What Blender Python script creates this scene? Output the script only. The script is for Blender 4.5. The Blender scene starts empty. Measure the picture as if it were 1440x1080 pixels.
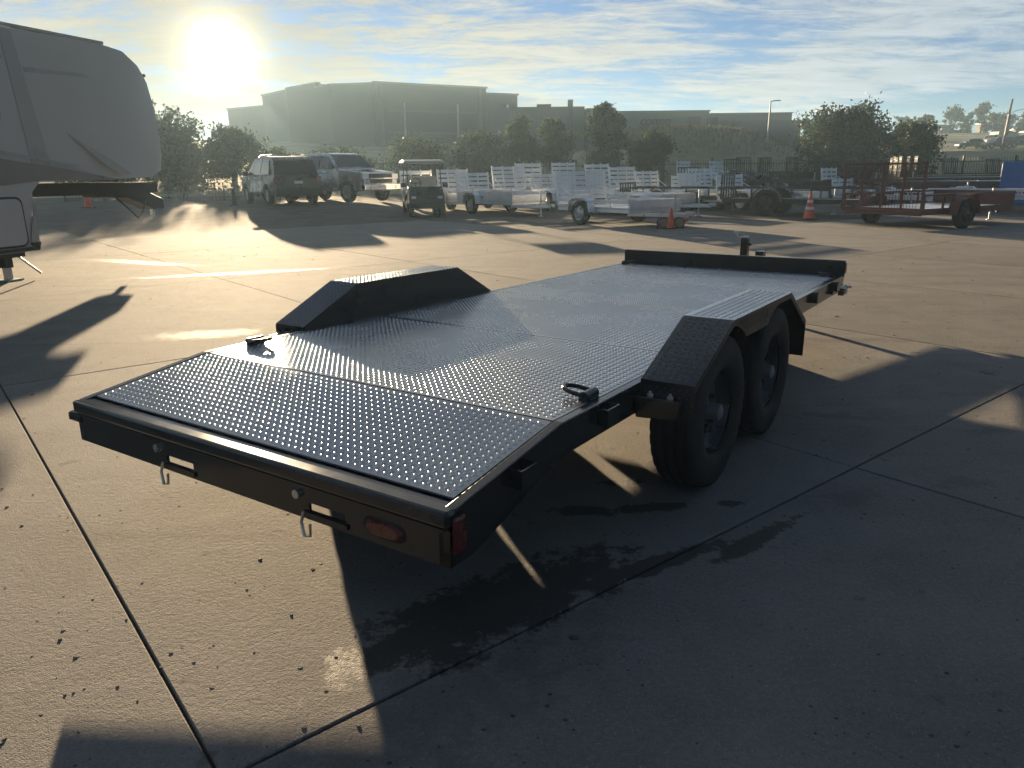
import bpy, bmesh, math, random
import numpy as np
from mathutils import Vector, Matrix, Euler
R = math.radians
random.seed(7)
scene = bpy.context.scene
COL = scene.collection

# ------------------------------------------------------------------ camera, sky, sun, exposure
cam_data = bpy.data.cameras.new('camera')
cam_data.sensor_fit = 'HORIZONTAL'
cam_data.sensor_width = 36.0
cam_data.lens = 36.0 * 1052.27 / 1440.0
cam_data.clip_start = 0.05
cam_data.clip_end = 3000.0
cam = bpy.data.objects.new('camera', cam_data)
COL.objects.link(cam)
_p, _r = -0.27682, -0.01126
_f = Vector((0, math.cos(_p), math.sin(_p)))
_x = Vector((1, 0, 0))
_u = _x.cross(_f)
_x2 = _x * math.cos(_r) + _u * math.sin(_r)
_u2 = -_x * math.sin(_r) + _u * math.cos(_r)
cam.matrix_world = Matrix(((_x2.x, _u2.x, -_f.x, 0), (_x2.y, _u2.y, -_f.y, 0), (_x2.z, _u2.z, -_f.z, 1.4096), (0, 0, 0, 1)))
scene.camera = cam

SUN_DIR = Vector((-0.33285, 0.93336, 0.13433)).normalized()
SUN_EL = math.asin(SUN_DIR.z)
SUN_AZ = math.atan2(SUN_DIR.x, SUN_DIR.y)          # clockwise from +Y

scene.view_settings.view_transform = 'Standard'
scene.view_settings.look = 'None'
scene.view_settings.gamma = 1.0
scene.view_settings.use_curve_mapping = False
scene.view_settings.exposure = 1.78
SKY_STRENGTH = 0.023

world = bpy.data.worlds.new('World')
scene.world = world
world.use_nodes = True
wn, wl = world.node_tree.nodes, world.node_tree.links
wn.clear()

def wnode(t, **kw):
    n = wn.new(t)
    for k, v in kw.items():
        setattr(n, k, v)
    return n

def wmath(op, a, b=None, c=None, clamp=False):
    n = wn.new('ShaderNodeMath'); n.operation = op; n.use_clamp = clamp
    for i, v in enumerate((a, b, c)):
        if v is None: continue
        if isinstance(v, (int, float)): n.inputs[i].default_value = v
        else: wl.new(v, n.inputs[i])
    return n.outputs[0]

sky = wnode('ShaderNodeTexSky', sky_type='NISHITA')
sky.sun_disc = False
sky.sun_elevation = SUN_EL
sky.sun_rotation = SUN_AZ
sky.altitude = 1600.0
sky.air_density = 1.0
sky.dust_density = 0.0
sky.ozone_density = 1.0
tc = wnode('ShaderNodeTexCoord')
sep = wnode('ShaderNodeSeparateXYZ'); wl.new(tc.outputs['Generated'], sep.inputs[0])
zc = wmath('ADD', wmath('MAXIMUM', sep.outputs['Z'], 0.0), 0.10)
px = wmath('DIVIDE', sep.outputs['X'], zc)
py = wmath('DIVIDE', sep.outputs['Y'], zc)
cmb = wnode('ShaderNodeCombineXYZ')
wl.new(wmath('MULTIPLY', px, 0.95), cmb.inputs[0]); wl.new(wmath('MULTIPLY', py, 0.85), cmb.inputs[1])
# streaky high cloud: a broad field broken up by a finer, stretched one
n1 = wnode('ShaderNodeTexNoise'); n1.inputs['Scale'].default_value = 0.8; n1.inputs['Detail'].default_value = 10; n1.inputs['Roughness'].default_value = 0.66; n1.inputs['Distortion'].default_value = 0.4
wl.new(cmb.outputs[0], n1.inputs['Vector'])
rotv = wnode('ShaderNodeMapping'); rotv.inputs['Rotation'].default_value = (0, 0, R(-24)); rotv.inputs['Scale'].default_value = (1.1, 3.0, 1); rotv.inputs['Location'].default_value = (3.1, 1.7, 0)
wl.new(cmb.outputs[0], rotv.inputs['Vector'])
n2 = wnode('ShaderNodeTexNoise'); n2.inputs['Scale'].default_value = 2.0; n2.inputs['Detail'].default_value = 12; n2.inputs['Roughness'].default_value = 0.70; n2.inputs['Distortion'].default_value = 0.7
wl.new(rotv.outputs[0], n2.inputs['Vector'])
cl = wmath('ADD', wmath('MULTIPLY', n1.outputs['Fac'], 0.68), wmath('MULTIPLY', n2.outputs['Fac'], 0.42))
ramp = wnode('ShaderNodeMapRange'); ramp.interpolation_type = 'SMOOTHSTEP'
ramp.inputs['From Min'].default_value = 0.465; ramp.inputs['From Max'].default_value = 0.61
wl.new(cl, ramp.inputs['Value'])
above = wnode('ShaderNodeMapRange'); above.inputs['From Min'].default_value = 0.0; above.inputs['From Max'].default_value = 0.06
wl.new(sep.outputs['Z'], above.inputs['Value'])
cmask = wmath('MULTIPLY', ramp.outputs[0], above.outputs[0])
# angle to the sun
dotn = wnode('ShaderNodeVectorMath', operation='DOT_PRODUCT'); dotn.inputs[1].default_value = SUN_DIR
nrm = wnode('ShaderNodeVectorMath', operation='NORMALIZE'); wl.new(tc.outputs['Generated'], nrm.inputs[0])
wl.new(nrm.outputs[0], dotn.inputs[0])
ang = wmath('ARCCOSINE', wmath('MINIMUM', wmath('MAXIMUM', dotn.outputs['Value'], -1.0), 0.999999))
glow_w = wmath('EXPONENT', wmath('MULTIPLY', ang, -1 / 0.26))       # wide brightening of cloud towards the sun
glow_n = wmath('EXPONENT', wmath('MULTIPLY', ang, -1 / 0.018))      # aureole
skyc = wnode('ShaderNodeVectorMath', operation='SCALE'); skyc.inputs['Scale'].default_value = SKY_STRENGTH
tint = wnode('ShaderNodeVectorMath', operation='MULTIPLY'); tint.inputs[1].default_value = (0.64, 0.88, 1.36)      # camera balanced for the warm sun
wl.new(sky.outputs['Color'], tint.inputs[0]); wl.new(tint.outputs[0], skyc.inputs[0])
# cloud radiance: grey-white, warm and brighter near the sun
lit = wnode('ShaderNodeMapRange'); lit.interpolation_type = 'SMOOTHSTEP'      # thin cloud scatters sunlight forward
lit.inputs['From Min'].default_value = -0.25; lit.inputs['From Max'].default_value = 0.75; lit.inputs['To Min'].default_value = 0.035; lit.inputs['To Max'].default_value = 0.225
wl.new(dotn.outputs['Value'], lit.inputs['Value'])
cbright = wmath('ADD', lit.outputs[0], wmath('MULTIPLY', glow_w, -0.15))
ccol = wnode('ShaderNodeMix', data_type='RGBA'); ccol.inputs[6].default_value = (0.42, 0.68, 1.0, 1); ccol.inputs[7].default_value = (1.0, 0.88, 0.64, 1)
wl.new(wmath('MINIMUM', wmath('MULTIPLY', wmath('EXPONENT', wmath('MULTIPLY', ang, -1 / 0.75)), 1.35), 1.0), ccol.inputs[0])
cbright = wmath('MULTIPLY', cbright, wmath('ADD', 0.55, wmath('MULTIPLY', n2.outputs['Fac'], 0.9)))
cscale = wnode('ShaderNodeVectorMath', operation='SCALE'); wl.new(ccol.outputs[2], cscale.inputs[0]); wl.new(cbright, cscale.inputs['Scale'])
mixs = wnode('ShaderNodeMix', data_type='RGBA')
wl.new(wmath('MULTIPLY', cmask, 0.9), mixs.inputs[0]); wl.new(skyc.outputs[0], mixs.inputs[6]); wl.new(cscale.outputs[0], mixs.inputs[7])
# the aureole and the sun itself
disc = wnode('ShaderNodeMapRange'); disc.interpolation_type = 'SMOOTHSTEP'
disc.inputs['From Min'].default_value = 0.022; disc.inputs['From Max'].default_value = 0.008
wl.new(ang, disc.inputs['Value'])
gl = wmath('ADD', wmath('MULTIPLY', glow_n, 1.5), wmath('MULTIPLY', disc.outputs[0], 12.0))
gl = wmath('ADD', gl, wmath('MULTIPLY', wmath('EXPONENT', wmath('MULTIPLY', ang, -1 / 0.10)), 0.05))
gcol = wnode('ShaderNodeVectorMath', operation='SCALE'); gcol.inputs[0].default_value = (1.0, 0.86, 0.52); wl.new(gl, gcol.inputs['Scale'])
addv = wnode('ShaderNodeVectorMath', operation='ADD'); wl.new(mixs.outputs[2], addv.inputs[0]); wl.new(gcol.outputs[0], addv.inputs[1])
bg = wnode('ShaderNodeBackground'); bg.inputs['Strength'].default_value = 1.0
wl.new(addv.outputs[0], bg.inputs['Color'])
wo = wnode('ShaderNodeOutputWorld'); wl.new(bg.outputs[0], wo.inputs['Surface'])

sun_data = bpy.data.lights.new('sun', 'SUN')
sun_data.energy = 5.0
sun_data.angle = R(0.53)
sun_data.color = (1.0, 0.77, 0.49)
sun = bpy.data.objects.new('sun', sun_data)
sun.rotation_euler = SUN_DIR.to_track_quat('Z', 'Y').to_euler()
sun.location = (-10, 30, 20)
COL.objects.link(sun)

# ------------------------------------------------------------------ helpers
class MB:
    def __init__(self):
        self.v, self.f = [], []
    def add(self, vs, fs):
        b = len(self.v)
        self.v += [tuple(p) for p in vs]
        self.f += [tuple(b + i for i in f) for f in fs]
        return self
    def box(self, x0, x1, y0, y1, z0, z1):
        return self.add([(x0,y0,z0),(x1,y0,z0),(x1,y1,z0),(x0,y1,z0),(x0,y0,z1),(x1,y0,z1),(x1,y1,z1),(x0,y1,z1)],
                 [(0,3,2,1),(4,5,6,7),(0,1,5,4),(1,2,6,5),(2,3,7,6),(3,0,4,7)])
    def bar(self, p0, p1, w, h, up=(0,0,1)):
        p0, p1 = Vector(p0), Vector(p1); d = (p1 - p0).normalized(); up = Vector(up)
        s = d.cross(up)
        if s.length < 1e-4: s = d.cross(Vector((1,0,0)))
        s.normalize(); u = s.cross(d)
        vs = [p + s*a*w/2 + u*b*h/2 for p in (p0,p1) for a,b in ((-1,-1),(1,-1),(1,1),(-1,1))]
        return self.add(vs, [(0,1,2,3),(7,6,5,4),(0,4,5,1),(1,5,6,2),(2,6,7,3),(3,7,4,0)])
    def prism(self, poly, axis, a0, a1):
        n = len(poly)
        mk = {'x': lambda a,u,w: (a,u,w), 'y': lambda a,u,w: (u,a,w), 'z': lambda a,u,w: (u,w,a)}[axis]
        vs = [mk(a0,*p) for p in poly] + [mk(a1,*p) for p in poly]
        fs = [tuple(range(n)), tuple(range(2*n-1, n-1, -1))] + [(i, (i+1)%n, n+(i+1)%n, n+i) for i in range(n)]
        return self.add(vs, fs)
    def cyl(self, p0, p1, r0, r1=None, n=12, cap=True):
        r1 = r0 if r1 is None else r1
        p0, p1 = Vector(p0), Vector(p1); d = (p1-p0).normalized()
        s = d.orthogonal().normalized(); t = d.cross(s)
        vs = []
        for p, r in ((p0,r0),(p1,r1)):
            vs += [p + (s*math.cos(2*math.pi*i/n) + t*math.sin(2*math.pi*i/n))*r for i in range(n)]
        fs = [(i,(i+1)%n,n+(i+1)%n,n+i) for i in range(n)]
        if cap: fs += [tuple(range(n-1,-1,-1)), tuple(range(n,2*n))]
        return self.add(vs, fs)
    def tube(self, pts, r, n=8, closed=False):
        pts = [Vector(p) for p in pts]; m = len(pts); rings = []
        prev = None
        for i, p in enumerate(pts):
            a = pts[(i-1) % m] if (closed or i > 0) else p
            b = pts[(i+1) % m] if (closed or i < m-1) else p
            d = (b - a).normalized()
            s = d.orthogonal().normalized() if prev is None else (prev - d*prev.dot(d)).normalized()
            prev = s; t = d.cross(s)
            rr = r[i] if isinstance(r, (list, tuple)) else r
            rings.append([p + (s*math.cos(2*math.pi*k/n) + t*math.sin(2*math.pi*k/n))*rr for k in range(n)])
        vs = [q for g in rings for q in g]; fs = []
        for i in range(m if closed else m-1):
            j = (i+1) % m
            fs += [(i*n+k, i*n+(k+1)%n, j*n+(k+1)%n, j*n+k) for k in range(n)]
        if not closed: fs += [tuple(range(n-1,-1,-1)), tuple((m-1)*n+k for k in range(n))]
        return self.add(vs, fs)
    def lathe(self, prof, n=32, axis='x', c=(0,0,0), closed=False):
        vs, fs = [], []
        m = len(prof)
        for i in range(n):
            a = 2*math.pi*i/n; ca, sa = math.cos(a), math.sin(a)
            for r, h in prof:
                p = {'x': (h, r*ca, r*sa), 'y': (r*ca, h, r*sa), 'z': (r*ca, r*sa, h)}[axis]
                vs.append((p[0]+c[0], p[1]+c[1], p[2]+c[2]))
        for i in range(n):
            j = (i+1) % n
            for k in range(m if closed else m-1):
                l = (k+1) % m
                fs.append((i*m+k, j*m+k, j*m+l, i*m+l))
        return self.add(vs, fs)
    def mesh(self, name, mat=None, smooth=None, fix=True):
        me = bpy.data.meshes.new(name)
        me.from_pydata(self.v, [], self.f)
        if fix:
            bm = bmesh.new(); bm.from_mesh(me)
            bmesh.ops.recalc_face_normals(bm, faces=bm.faces)
            bm.to_mesh(me); bm.free()
        if mat: me.materials.append(mat)
        if smooth is not None:
            me.polygons.foreach_set('use_smooth', [True]*len(me.polygons))
            if smooth < 179: me.set_sharp_from_angle(angle=R(smooth))
        me.update()
        return me
    def build(self, name, mat, parent=None, smooth=None, bevel=0, fix=True):
        return link(name, self.mesh(name, mat, smooth, fix), parent, bevel)

def link(name, me, parent=None, bevel=0, loc=None, rot=None):
    o = bpy.data.objects.new(name, me); COL.objects.link(o)
    if parent: o.parent = parent
    if loc is not None: o.location = loc
    if rot is not None: o.rotation_euler = rot
    if bevel:
        m = o.modifiers.new('bevel', 'BEVEL'); m.width = bevel; m.segments = 2; m.limit_method = 'ANGLE'; m.angle_limit = R(35)
    return o

def tag(o, label=None, cat=None, group=None, kind=None):
    if label: o['label'] = label
    if cat: o['category'] = cat
    if group: o['group'] = group
    if kind: o['kind'] = kind
    return o

def thing(name, label, cat, loc=(0,0,0), rz=0, group=None, rx=0):
    o = bpy.data.objects.new(name, None); COL.objects.link(o)
    o.empty_display_size = 0.2
    o.location = loc; o.rotation_euler = (rx, 0, rz)
    return tag(o, label, cat, group)

def heading(hx, hy):
    return math.atan2(-hx, hy)

# ------------------------------------------------------------------ materials
def nodes(name):
    m = bpy.data.materials.new(name); m.use_nodes = True
    return m, m.node_tree.nodes, m.node_tree.links, m.node_tree.nodes['Principled BSDF']

def nmath(nd, lk, op, a, b=None, clamp=False):
    n = nd.new('ShaderNodeMath'); n.operation = op; n.use_clamp = clamp
    for i, v in enumerate((a, b)):
        if v is None: continue
        if isinstance(v, (int, float)): n.inputs[i].default_value = v
        else: lk.new(v, n.inputs[i])
    return n.outputs[0]

def mat(name, col, rough=0.5, metal=0.0, var=0.15, scale=6.0, bump=0.0, bscale=80.0, spec=0.5, coat=0.0, rvar=0.1, coords='Object'):
    """painted or bare surface with uneven colour, uneven gloss and fine relief"""
    m, nd, lk, b = nodes(name)
    tcn = nd.new('ShaderNodeTexCoord')
    nz = nd.new('ShaderNodeTexNoise'); nz.inputs['Scale'].default_value = scale; nz.inputs['Detail'].default_value = 5; nz.inputs['Roughness'].default_value = 0.6
    lk.new(tcn.outputs[coords], nz.inputs['Vector'])
    mr = nd.new('ShaderNodeMapRange'); mr.inputs['From Min'].default_value = 0.3; mr.inputs['From Max'].default_value = 0.7
    mr.inputs['To Min'].default_value = 1 - var; mr.inputs['To Max'].default_value = 1 + var
    lk.new(nz.outputs['Fac'], mr.inputs['Value'])
    sc = nd.new('ShaderNodeVectorMath'); sc.operation = 'SCALE'; sc.inputs[0].default_value = col[:3]
    lk.new(mr.outputs[0], sc.inputs['Scale']); lk.new(sc.outputs[0], b.inputs['Base Color'])
    rr = nd.new('ShaderNodeMapRange'); rr.inputs['From Min'].default_value = 0.3; rr.inputs['From Max'].default_value = 0.7
    rr.inputs['To Min'].default_value = max(0.02, rough - rvar); rr.inputs['To Max'].default_value = min(1, rough + rvar)
    lk.new(nz.outputs['Fac'], rr.inputs['Value']); lk.new(rr.outputs[0], b.inputs['Roughness'])
    b.inputs['Metallic'].default_value = metal
    b.inputs['Specular IOR Level'].default_value = spec
    b.inputs['Coat Weight'].default_value = coat
    if coat: b.inputs['Coat Roughness'].default_value = rough*0.8
    if bump:
        bz = nd.new('ShaderNodeTexNoise'); bz.inputs['Scale'].default_value = bscale; bz.inputs['Detail'].default_value = 3
        lk.new(tcn.outputs[coords], bz.inputs['Vector'])
        bp = nd.new('ShaderNodeBump'); bp.inputs['Strength'].default_value = bump; bp.inputs['Distance'].default_value = 0.01
        lk.new(bz.outputs['Fac'], bp.inputs['Height']); lk.new(bp.outputs[0], b.inputs['Normal'])
    return m

def glass_mat(name, col=(0.02, 0.025, 0.03)):
    m, nd, lk, b = nodes(name)
    b.inputs['Base Color'].default_value = (*col, 1); b.inputs['Roughness'].default_value = 0.05
    b.inputs['Coat Weight'].default_value = 0.3
    return m

M = {}
def deck_mat():
    """dark coated tread plate: glossy, with dusty patches and scuffs along the loading direction"""
    m, nd, lk, b = nodes('deck_paint')
    tcn = nd.new('ShaderNodeTexCoord')
    def nz(scale, sc, detail=6, rough=0.62, dist=0.3):
        mp = nd.new('ShaderNodeMapping'); mp.inputs['Scale'].default_value = sc; lk.new(tcn.outputs['Object'], mp.inputs['Vector'])
        n = nd.new('ShaderNodeTexNoise'); n.inputs['Scale'].default_value = scale; n.inputs['Detail'].default_value = detail; n.inputs['Roughness'].default_value = rough; n.inputs['Distortion'].default_value = dist
        lk.new(mp.outputs[0], n.inputs['Vector']); return n.outputs['Fac']
    def rng(v, a, c, lo, hi):
        r = nd.new('ShaderNodeMapRange'); r.interpolation_type = 'SMOOTHSTEP'
        for k, x in (('From Min', a), ('From Max', c), ('To Min', lo), ('To Max', hi)): r.inputs[k].default_value = x
        lk.new(v, r.inputs['Value']); return r.outputs[0]
    dust = rng(nz(1.6, (1, 1, 1)), 0.45, 0.72, 0.0, 0.42)
    scuff = rng(nz(5.0, (2.2, 0.25, 1), 4), 0.56, 0.70, 0.0, 0.30)
    f = nmath(nd, lk, 'MAXIMUM', dust, scuff)
    mx = nd.new('ShaderNodeMix'); mx.data_type = 'RGBA'; mx.inputs[6].default_value = (0.13, 0.137, 0.146, 1); mx.inputs[7].default_value = (0.24, 0.23, 0.215, 1)
    lk.new(f, mx.inputs[0])
    df = nd.new('ShaderNodeBsdfDiffuse'); lk.new(mx.outputs[2], df.inputs['Color'])
    gs = nd.new('ShaderNodeBsdfAnisotropic') if hasattr(bpy.types, 'ShaderNodeBsdfAnisotropic') else nd.new('ShaderNodeBsdfGlossy')
    gs.distribution = 'BECKMANN'; gs.inputs['Color'].default_value = (0.90, 0.95, 1.0, 1)
    ro = nd.new('ShaderNodeMath'); ro.operation = 'MULTIPLY_ADD'; ro.inputs[1].default_value = 0.06; ro.inputs[2].default_value = 0.225; lk.new(f, ro.inputs[0]); lk.new(ro.outputs[0], gs.inputs['Roughness'])
    fr = nd.new('ShaderNodeFresnel'); fr.inputs['IOR'].default_value = 2.7
    wt = nd.new('ShaderNodeMath'); wt.operation = 'MULTIPLY'; lk.new(fr.outputs[0], wt.inputs[0])
    inv = nd.new('ShaderNodeMath'); inv.operation = 'MULTIPLY_ADD'; inv.inputs[1].default_value = -0.5; inv.inputs[2].default_value = 1.0; lk.new(f, inv.inputs[0]); lk.new(inv.outputs[0], wt.inputs[1])
    ms = nd.new('ShaderNodeMixShader'); lk.new(wt.outputs[0], ms.inputs[0]); lk.new(df.outputs[0], ms.inputs[1]); lk.new(gs.outputs[0], ms.inputs[2])
    lk.new(ms.outputs[0], nd['Material Output'].inputs['Surface']); nd.remove(b)
    return m
M['deck_paint'] = deck_mat()
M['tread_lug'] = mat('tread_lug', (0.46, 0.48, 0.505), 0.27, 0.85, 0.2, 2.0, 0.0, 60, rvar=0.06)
M['tread_lug_shaded'] = mat('tread_lug_shaded', (0.07, 0.075, 0.083), 0.24, 0.6, 0.2, 2.0, 0.0, 60, rvar=0.05)  # darker copy of the lug metal, shade of the fender slopes in its colour
M['black_paint'] = mat('black_paint', (0.016, 0.017, 0.019), 0.15, 0.0, 0.25, 5.0, 0.0, 40, rvar=0.03)
M['fender_skirt'] = mat('fender_skirt', (0.020, 0.020, 0.021), 0.42, 0.0, 0.25, 5.0, 0.08, 70, rvar=0.08)
M['rubber'] = mat('rubber', (0.018, 0.018, 0.019), 0.72, 0.0, 0.3, 8.0, 0.1, 120, spec=0.35)
M['rim_black'] = mat('rim_black', (0.018, 0.019, 0.021), 0.28, 0.0, 0.2, 6)
M['zinc'] = mat('zinc', (0.62, 0.62, 0.60), 0.32, 0.9, 0.15, 20)
M['rim_silver'] = mat('rim_silver', (0.45, 0.46, 0.47), 0.35, 0.8, 0.1, 10)
M['red_lens'] = mat('red_lens', (0.13, 0.007, 0.007), 0.3, 0, 0.1, 20, coat=0.4)
M['amber_lens'] = mat('amber_lens', (0.55, 0.16, 0.02), 0.2, 0, 0.1, 20)
M['clear_lens'] = mat('clear_lens', (0.55, 0.56, 0.55), 0.12, 0.2, 0.1, 20)
M['decal_black'] = mat('decal_black', (0.004, 0.004, 0.005), 0.55, 0, 0.1, 20)
M['decal_grey'] = mat('decal_grey', (0.16, 0.16, 0.165), 0.5, 0, 0.1, 20)
M['alu'] = mat('alu', (0.74, 0.76, 0.78), 0.36, 0.55, 0.12, 3.0, 0.03, 30)
M['alu_deck'] = mat('alu_deck', (0.62, 0.63, 0.64), 0.42, 0.5, 0.15, 5.0, 0.05, 60)
M['galv'] = mat('galv', (0.48, 0.50, 0.51), 0.45, 0.7, 0.2, 10)
M['steel_black'] = mat('steel_black', (0.022, 0.023, 0.026), 0.45, 0, 0.3, 4, 0.04, 50)
M['red_paint'] = mat('red_paint', (0.10, 0.016, 0.016), 0.42, 0, 0.25, 4, 0.04, 60)
M['wood_deck'] = mat('wood_deck', (0.46, 0.40, 0.32), 0.6, 0, 0.25, 8, 0.1, 40)
M['blue_paint'] = mat('blue_paint', (0.03, 0.14, 0.42), 0.65, 0, 0.15, 3, spec=0.15)
M['orange'] = mat('orange', (0.75, 0.09, 0.02), 0.45, 0, 0.15, 10)
M['reflect_white'] = mat('reflect_white', (0.78, 0.78, 0.78), 0.4, 0, 0.05, 10)
M['brown_end'] = mat('brown_end', (0.36, 0.22, 0.14), 0.7, 0, 0.2, 10)
M['rv_white'] = mat('rv_white', (0.50, 0.49, 0.455), 0.40, 0, 0.03, 0.7, 0.02, 20, coat=0.0, rvar=0.03)
M['rv_grey'] = mat('rv_grey', (0.40, 0.39, 0.36), 0.32, 0, 0.08, 1.5)
M['rv_brown'] = mat('rv_brown', (0.27, 0.245, 0.215), 0.35, 0, 0.1, 2)
M['rv_black'] = mat('rv_black', (0.03, 0.03, 0.03), 0.5, 0, 0.2, 4)
M['glass'] = glass_mat('glass')
M['glass_brown'] = glass_mat('glass_brown', (0.05, 0.035, 0.028))
M['car_dark'] = mat('car_dark', (0.028, 0.032, 0.034), 0.3, 0.0, 0.08, 3, coat=0.15)
M['car_silver'] = mat('car_silver', (0.42, 0.43, 0.44), 0.25, 0.5, 0.06, 3, coat=0.6)
M['car_white'] = mat('car_white', (0.7, 0.7, 0.7), 0.25, 0, 0.06, 3, coat=0.6)
M['car_black'] = mat('car_black', (0.02, 0.02, 0.022), 0.22, 0, 0.06, 3, coat=0.6)
M['chrome'] = mat('chrome', (0.72, 0.72, 0.72), 0.16, 1.0, 0.06, 10)
M['trim'] = mat('trim', (0.03, 0.03, 0.032), 0.55, 0, 0.15, 8)
M['cart_cream'] = mat('cart_cream', (0.70, 0.64, 0.52), 0.5, 0, 0.1, 5)
M['wall_dark'] = mat('wall_dark', (0.115, 0.108, 0.10), 0.8, 0, 0.10, 0.25, 0.15, 8, coords='Generated')
M['wall_mid'] = mat('wall_mid', (0.155, 0.148, 0.138), 0.8, 0, 0.10, 0.3, 0.15, 8)
M['wall_tan'] = mat('wall_tan', (0.26, 0.245, 0.22), 0.8, 0, 0.08, 0.2, 0.15, 8)
M['wall_tan2'] = mat('wall_tan2', (0.22, 0.21, 0.19), 0.8, 0, 0.08, 0.2, 0.15, 8)
M['wall_plum'] = mat('wall_plum', (0.15, 0.125, 0.135), 0.8, 0, 0.08, 0.3)
M['coping'] = mat('coping', (0.20, 0.19, 0.18), 0.5, 0.3, 0.1, 1)
M['sign_red'] = mat('sign_red', (0.13, 0.06, 0.065), 0.5, 0, 0.08, 3)
M['sign_blue'] = mat('sign_blue', (0.05, 0.08, 0.16), 0.5, 0, 0.08, 3)
M['pole_grey'] = mat('pole_grey', (0.42, 0.42, 0.41), 0.5, 0.3, 0.1, 2)
M['pole_wood'] = mat('pole_wood', (0.13, 0.09, 0.065), 0.8, 0, 0.2, 6)
M['bark'] = mat('bark', (0.09, 0.07, 0.055), 0.9, 0, 0.3, 9, 0.3, 30)
M['stone_bits'] = mat('stone_bits', (0.075, 0.068, 0.06), 0.8, 0, 0.5, 14)
M['bus_tan'] = mat('bus_tan', (0.52, 0.50, 0.44), 0.4, 0, 0.08, 2)

def foliage_mat(name, c0, c1):
    m, nd, lk, b = nodes(name)
    g = nd.new('ShaderNodeNewGeometry')
    cr = nd.new('ShaderNodeMix'); cr.data_type = 'RGBA'; cr.inputs[6].default_value = (*c0, 1); cr.inputs[7].default_value = (*c1, 1)
    lk.new(g.outputs['Random Per Island'], cr.inputs[0])
    d = nd.new('ShaderNodeBsdfDiffuse'); t = nd.new('ShaderNodeBsdfTranslucent'); gl_ = nd.new('ShaderNodeBsdfGlossy'); gl_.inputs['Roughness'].default_value = 0.45
    lk.new(cr.outputs[2], d.inputs['Color']); lk.new(cr.outputs[2], t.inputs['Color'])
    mx = nd.new('ShaderNodeMixShader'); mx.inputs[0].default_value = 0.38
    lk.new(d.outputs[0], mx.inputs[1]); lk.new(t.outputs[0], mx.inputs[2])
    m2 = nd.new('ShaderNodeMixShader'); m2.inputs[0].default_value = 0.05
    lk.new(mx.outputs[0], m2.inputs[1]); lk.new(gl_.outputs[0], m2.inputs[2])
    lk.new(m2.outputs[0], nd['Material Output'].inputs['Surface'])
    nd.remove(b)
    return m
M['leaf'] = foliage_mat('leaf', (0.04, 0.065, 0.03), (0.09, 0.12, 0.05))
M['leaf_dark'] = foliage_mat('leaf_dark', (0.025, 0.042, 0.022), (0.055, 0.08, 0.035))
M['grass_blade'] = foliage_mat('grass_blade', (0.15, 0.135, 0.08), (0.27, 0.235, 0.15))
# ------------------------------------------------------------------ ground materials (world coordinates, so they run on across slabs)
def ground_nodes(name):
    m, nd, lk, b = nodes(name)
    g = nd.new('ShaderNodeNewGeometry')
    return m, nd, lk, b, g.outputs['Position']

def noise(nd, lk, vec, scale, detail=5, rough=0.6, dist=0.0):
    n = nd.new('ShaderNodeTexNoise'); n.inputs['Scale'].default_value = scale; n.inputs['Detail'].default_value = detail
    n.inputs['Roughness'].default_value = rough; n.inputs['Distortion'].default_value = dist
    lk.new(vec, n.inputs['Vector']); return n.outputs['Fac']

def mrange(nd, lk, v, a, b, c=0.0, d=1.0, smooth=True):
    n = nd.new('ShaderNodeMapRange'); n.interpolation_type = 'SMOOTHSTEP' if smooth else 'LINEAR'
    for k, x in (('From Min', a), ('From Max', b), ('To Min', c), ('To Max', d)): n.inputs[k].default_value = x
    lk.new(v, n.inputs['Value']); return n.outputs[0]

def mixc(nd, lk, f, a, b):
    n = nd.new('ShaderNodeMix'); n.data_type = 'RGBA'
    for i, v in ((0, f), (6, a), (7, b)):
        if isinstance(v, (int, float)): n.inputs[i].default_value = v
        elif isinstance(v, tuple): n.inputs[i].default_value = (*v, 1)
        else: lk.new(v, n.inputs[i])
    return n.outputs[2]

def blots(nd, lk, pos, items, wob=0.35, wscale=2.5, edge=0.22):
    """union of stain outlines: (x, y, half length, half width, angle in degrees), edges broken by noise"""
    wz = noise(nd, lk, pos, wscale, 5, 0.65)
    w2 = noise(nd, lk, pos, wscale * 7, 3, 0.6)
    wz = nmath(nd, lk, 'ADD', nmath(nd, lk, 'MULTIPLY', wz, 0.72), nmath(nd, lk, 'MULTIPLY', w2, 0.28))
    acc = None
    for x, y, rx, ry, an in items:
        s = nd.new('ShaderNodeVectorMath'); s.operation = 'SUBTRACT'; s.inputs[1].default_value = (x, y, 0); lk.new(pos, s.inputs[0])
        r = nd.new('ShaderNodeVectorRotate'); r.rotation_type = 'Z_AXIS'; r.inputs['Angle'].default_value = R(-an); lk.new(s.outputs[0], r.inputs['Vector'])
        k = nd.new('ShaderNodeVectorMath'); k.operation = 'MULTIPLY'; k.inputs[1].default_value = (1/rx, 1/ry, 0); lk.new(r.outputs[0], k.inputs[0])
        l = nd.new('ShaderNodeVectorMath'); l.operation = 'LENGTH'; lk.new(k.outputs[0], l.inputs[0])
        v = nmath(nd, lk, 'SUBTRACT', 1.0, l.outputs['Value'])
        acc = v if acc is None else nmath(nd, lk, 'MAXIMUM', acc, v)
    sh = nmath(nd, lk, 'ADD', acc, nmath(nd, lk, 'MULTIPLY', nmath(nd, lk, 'SUBTRACT', wz, 0.5), wob * 4))
    return mrange(nd, lk, sh, 0.0, edge)

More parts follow.
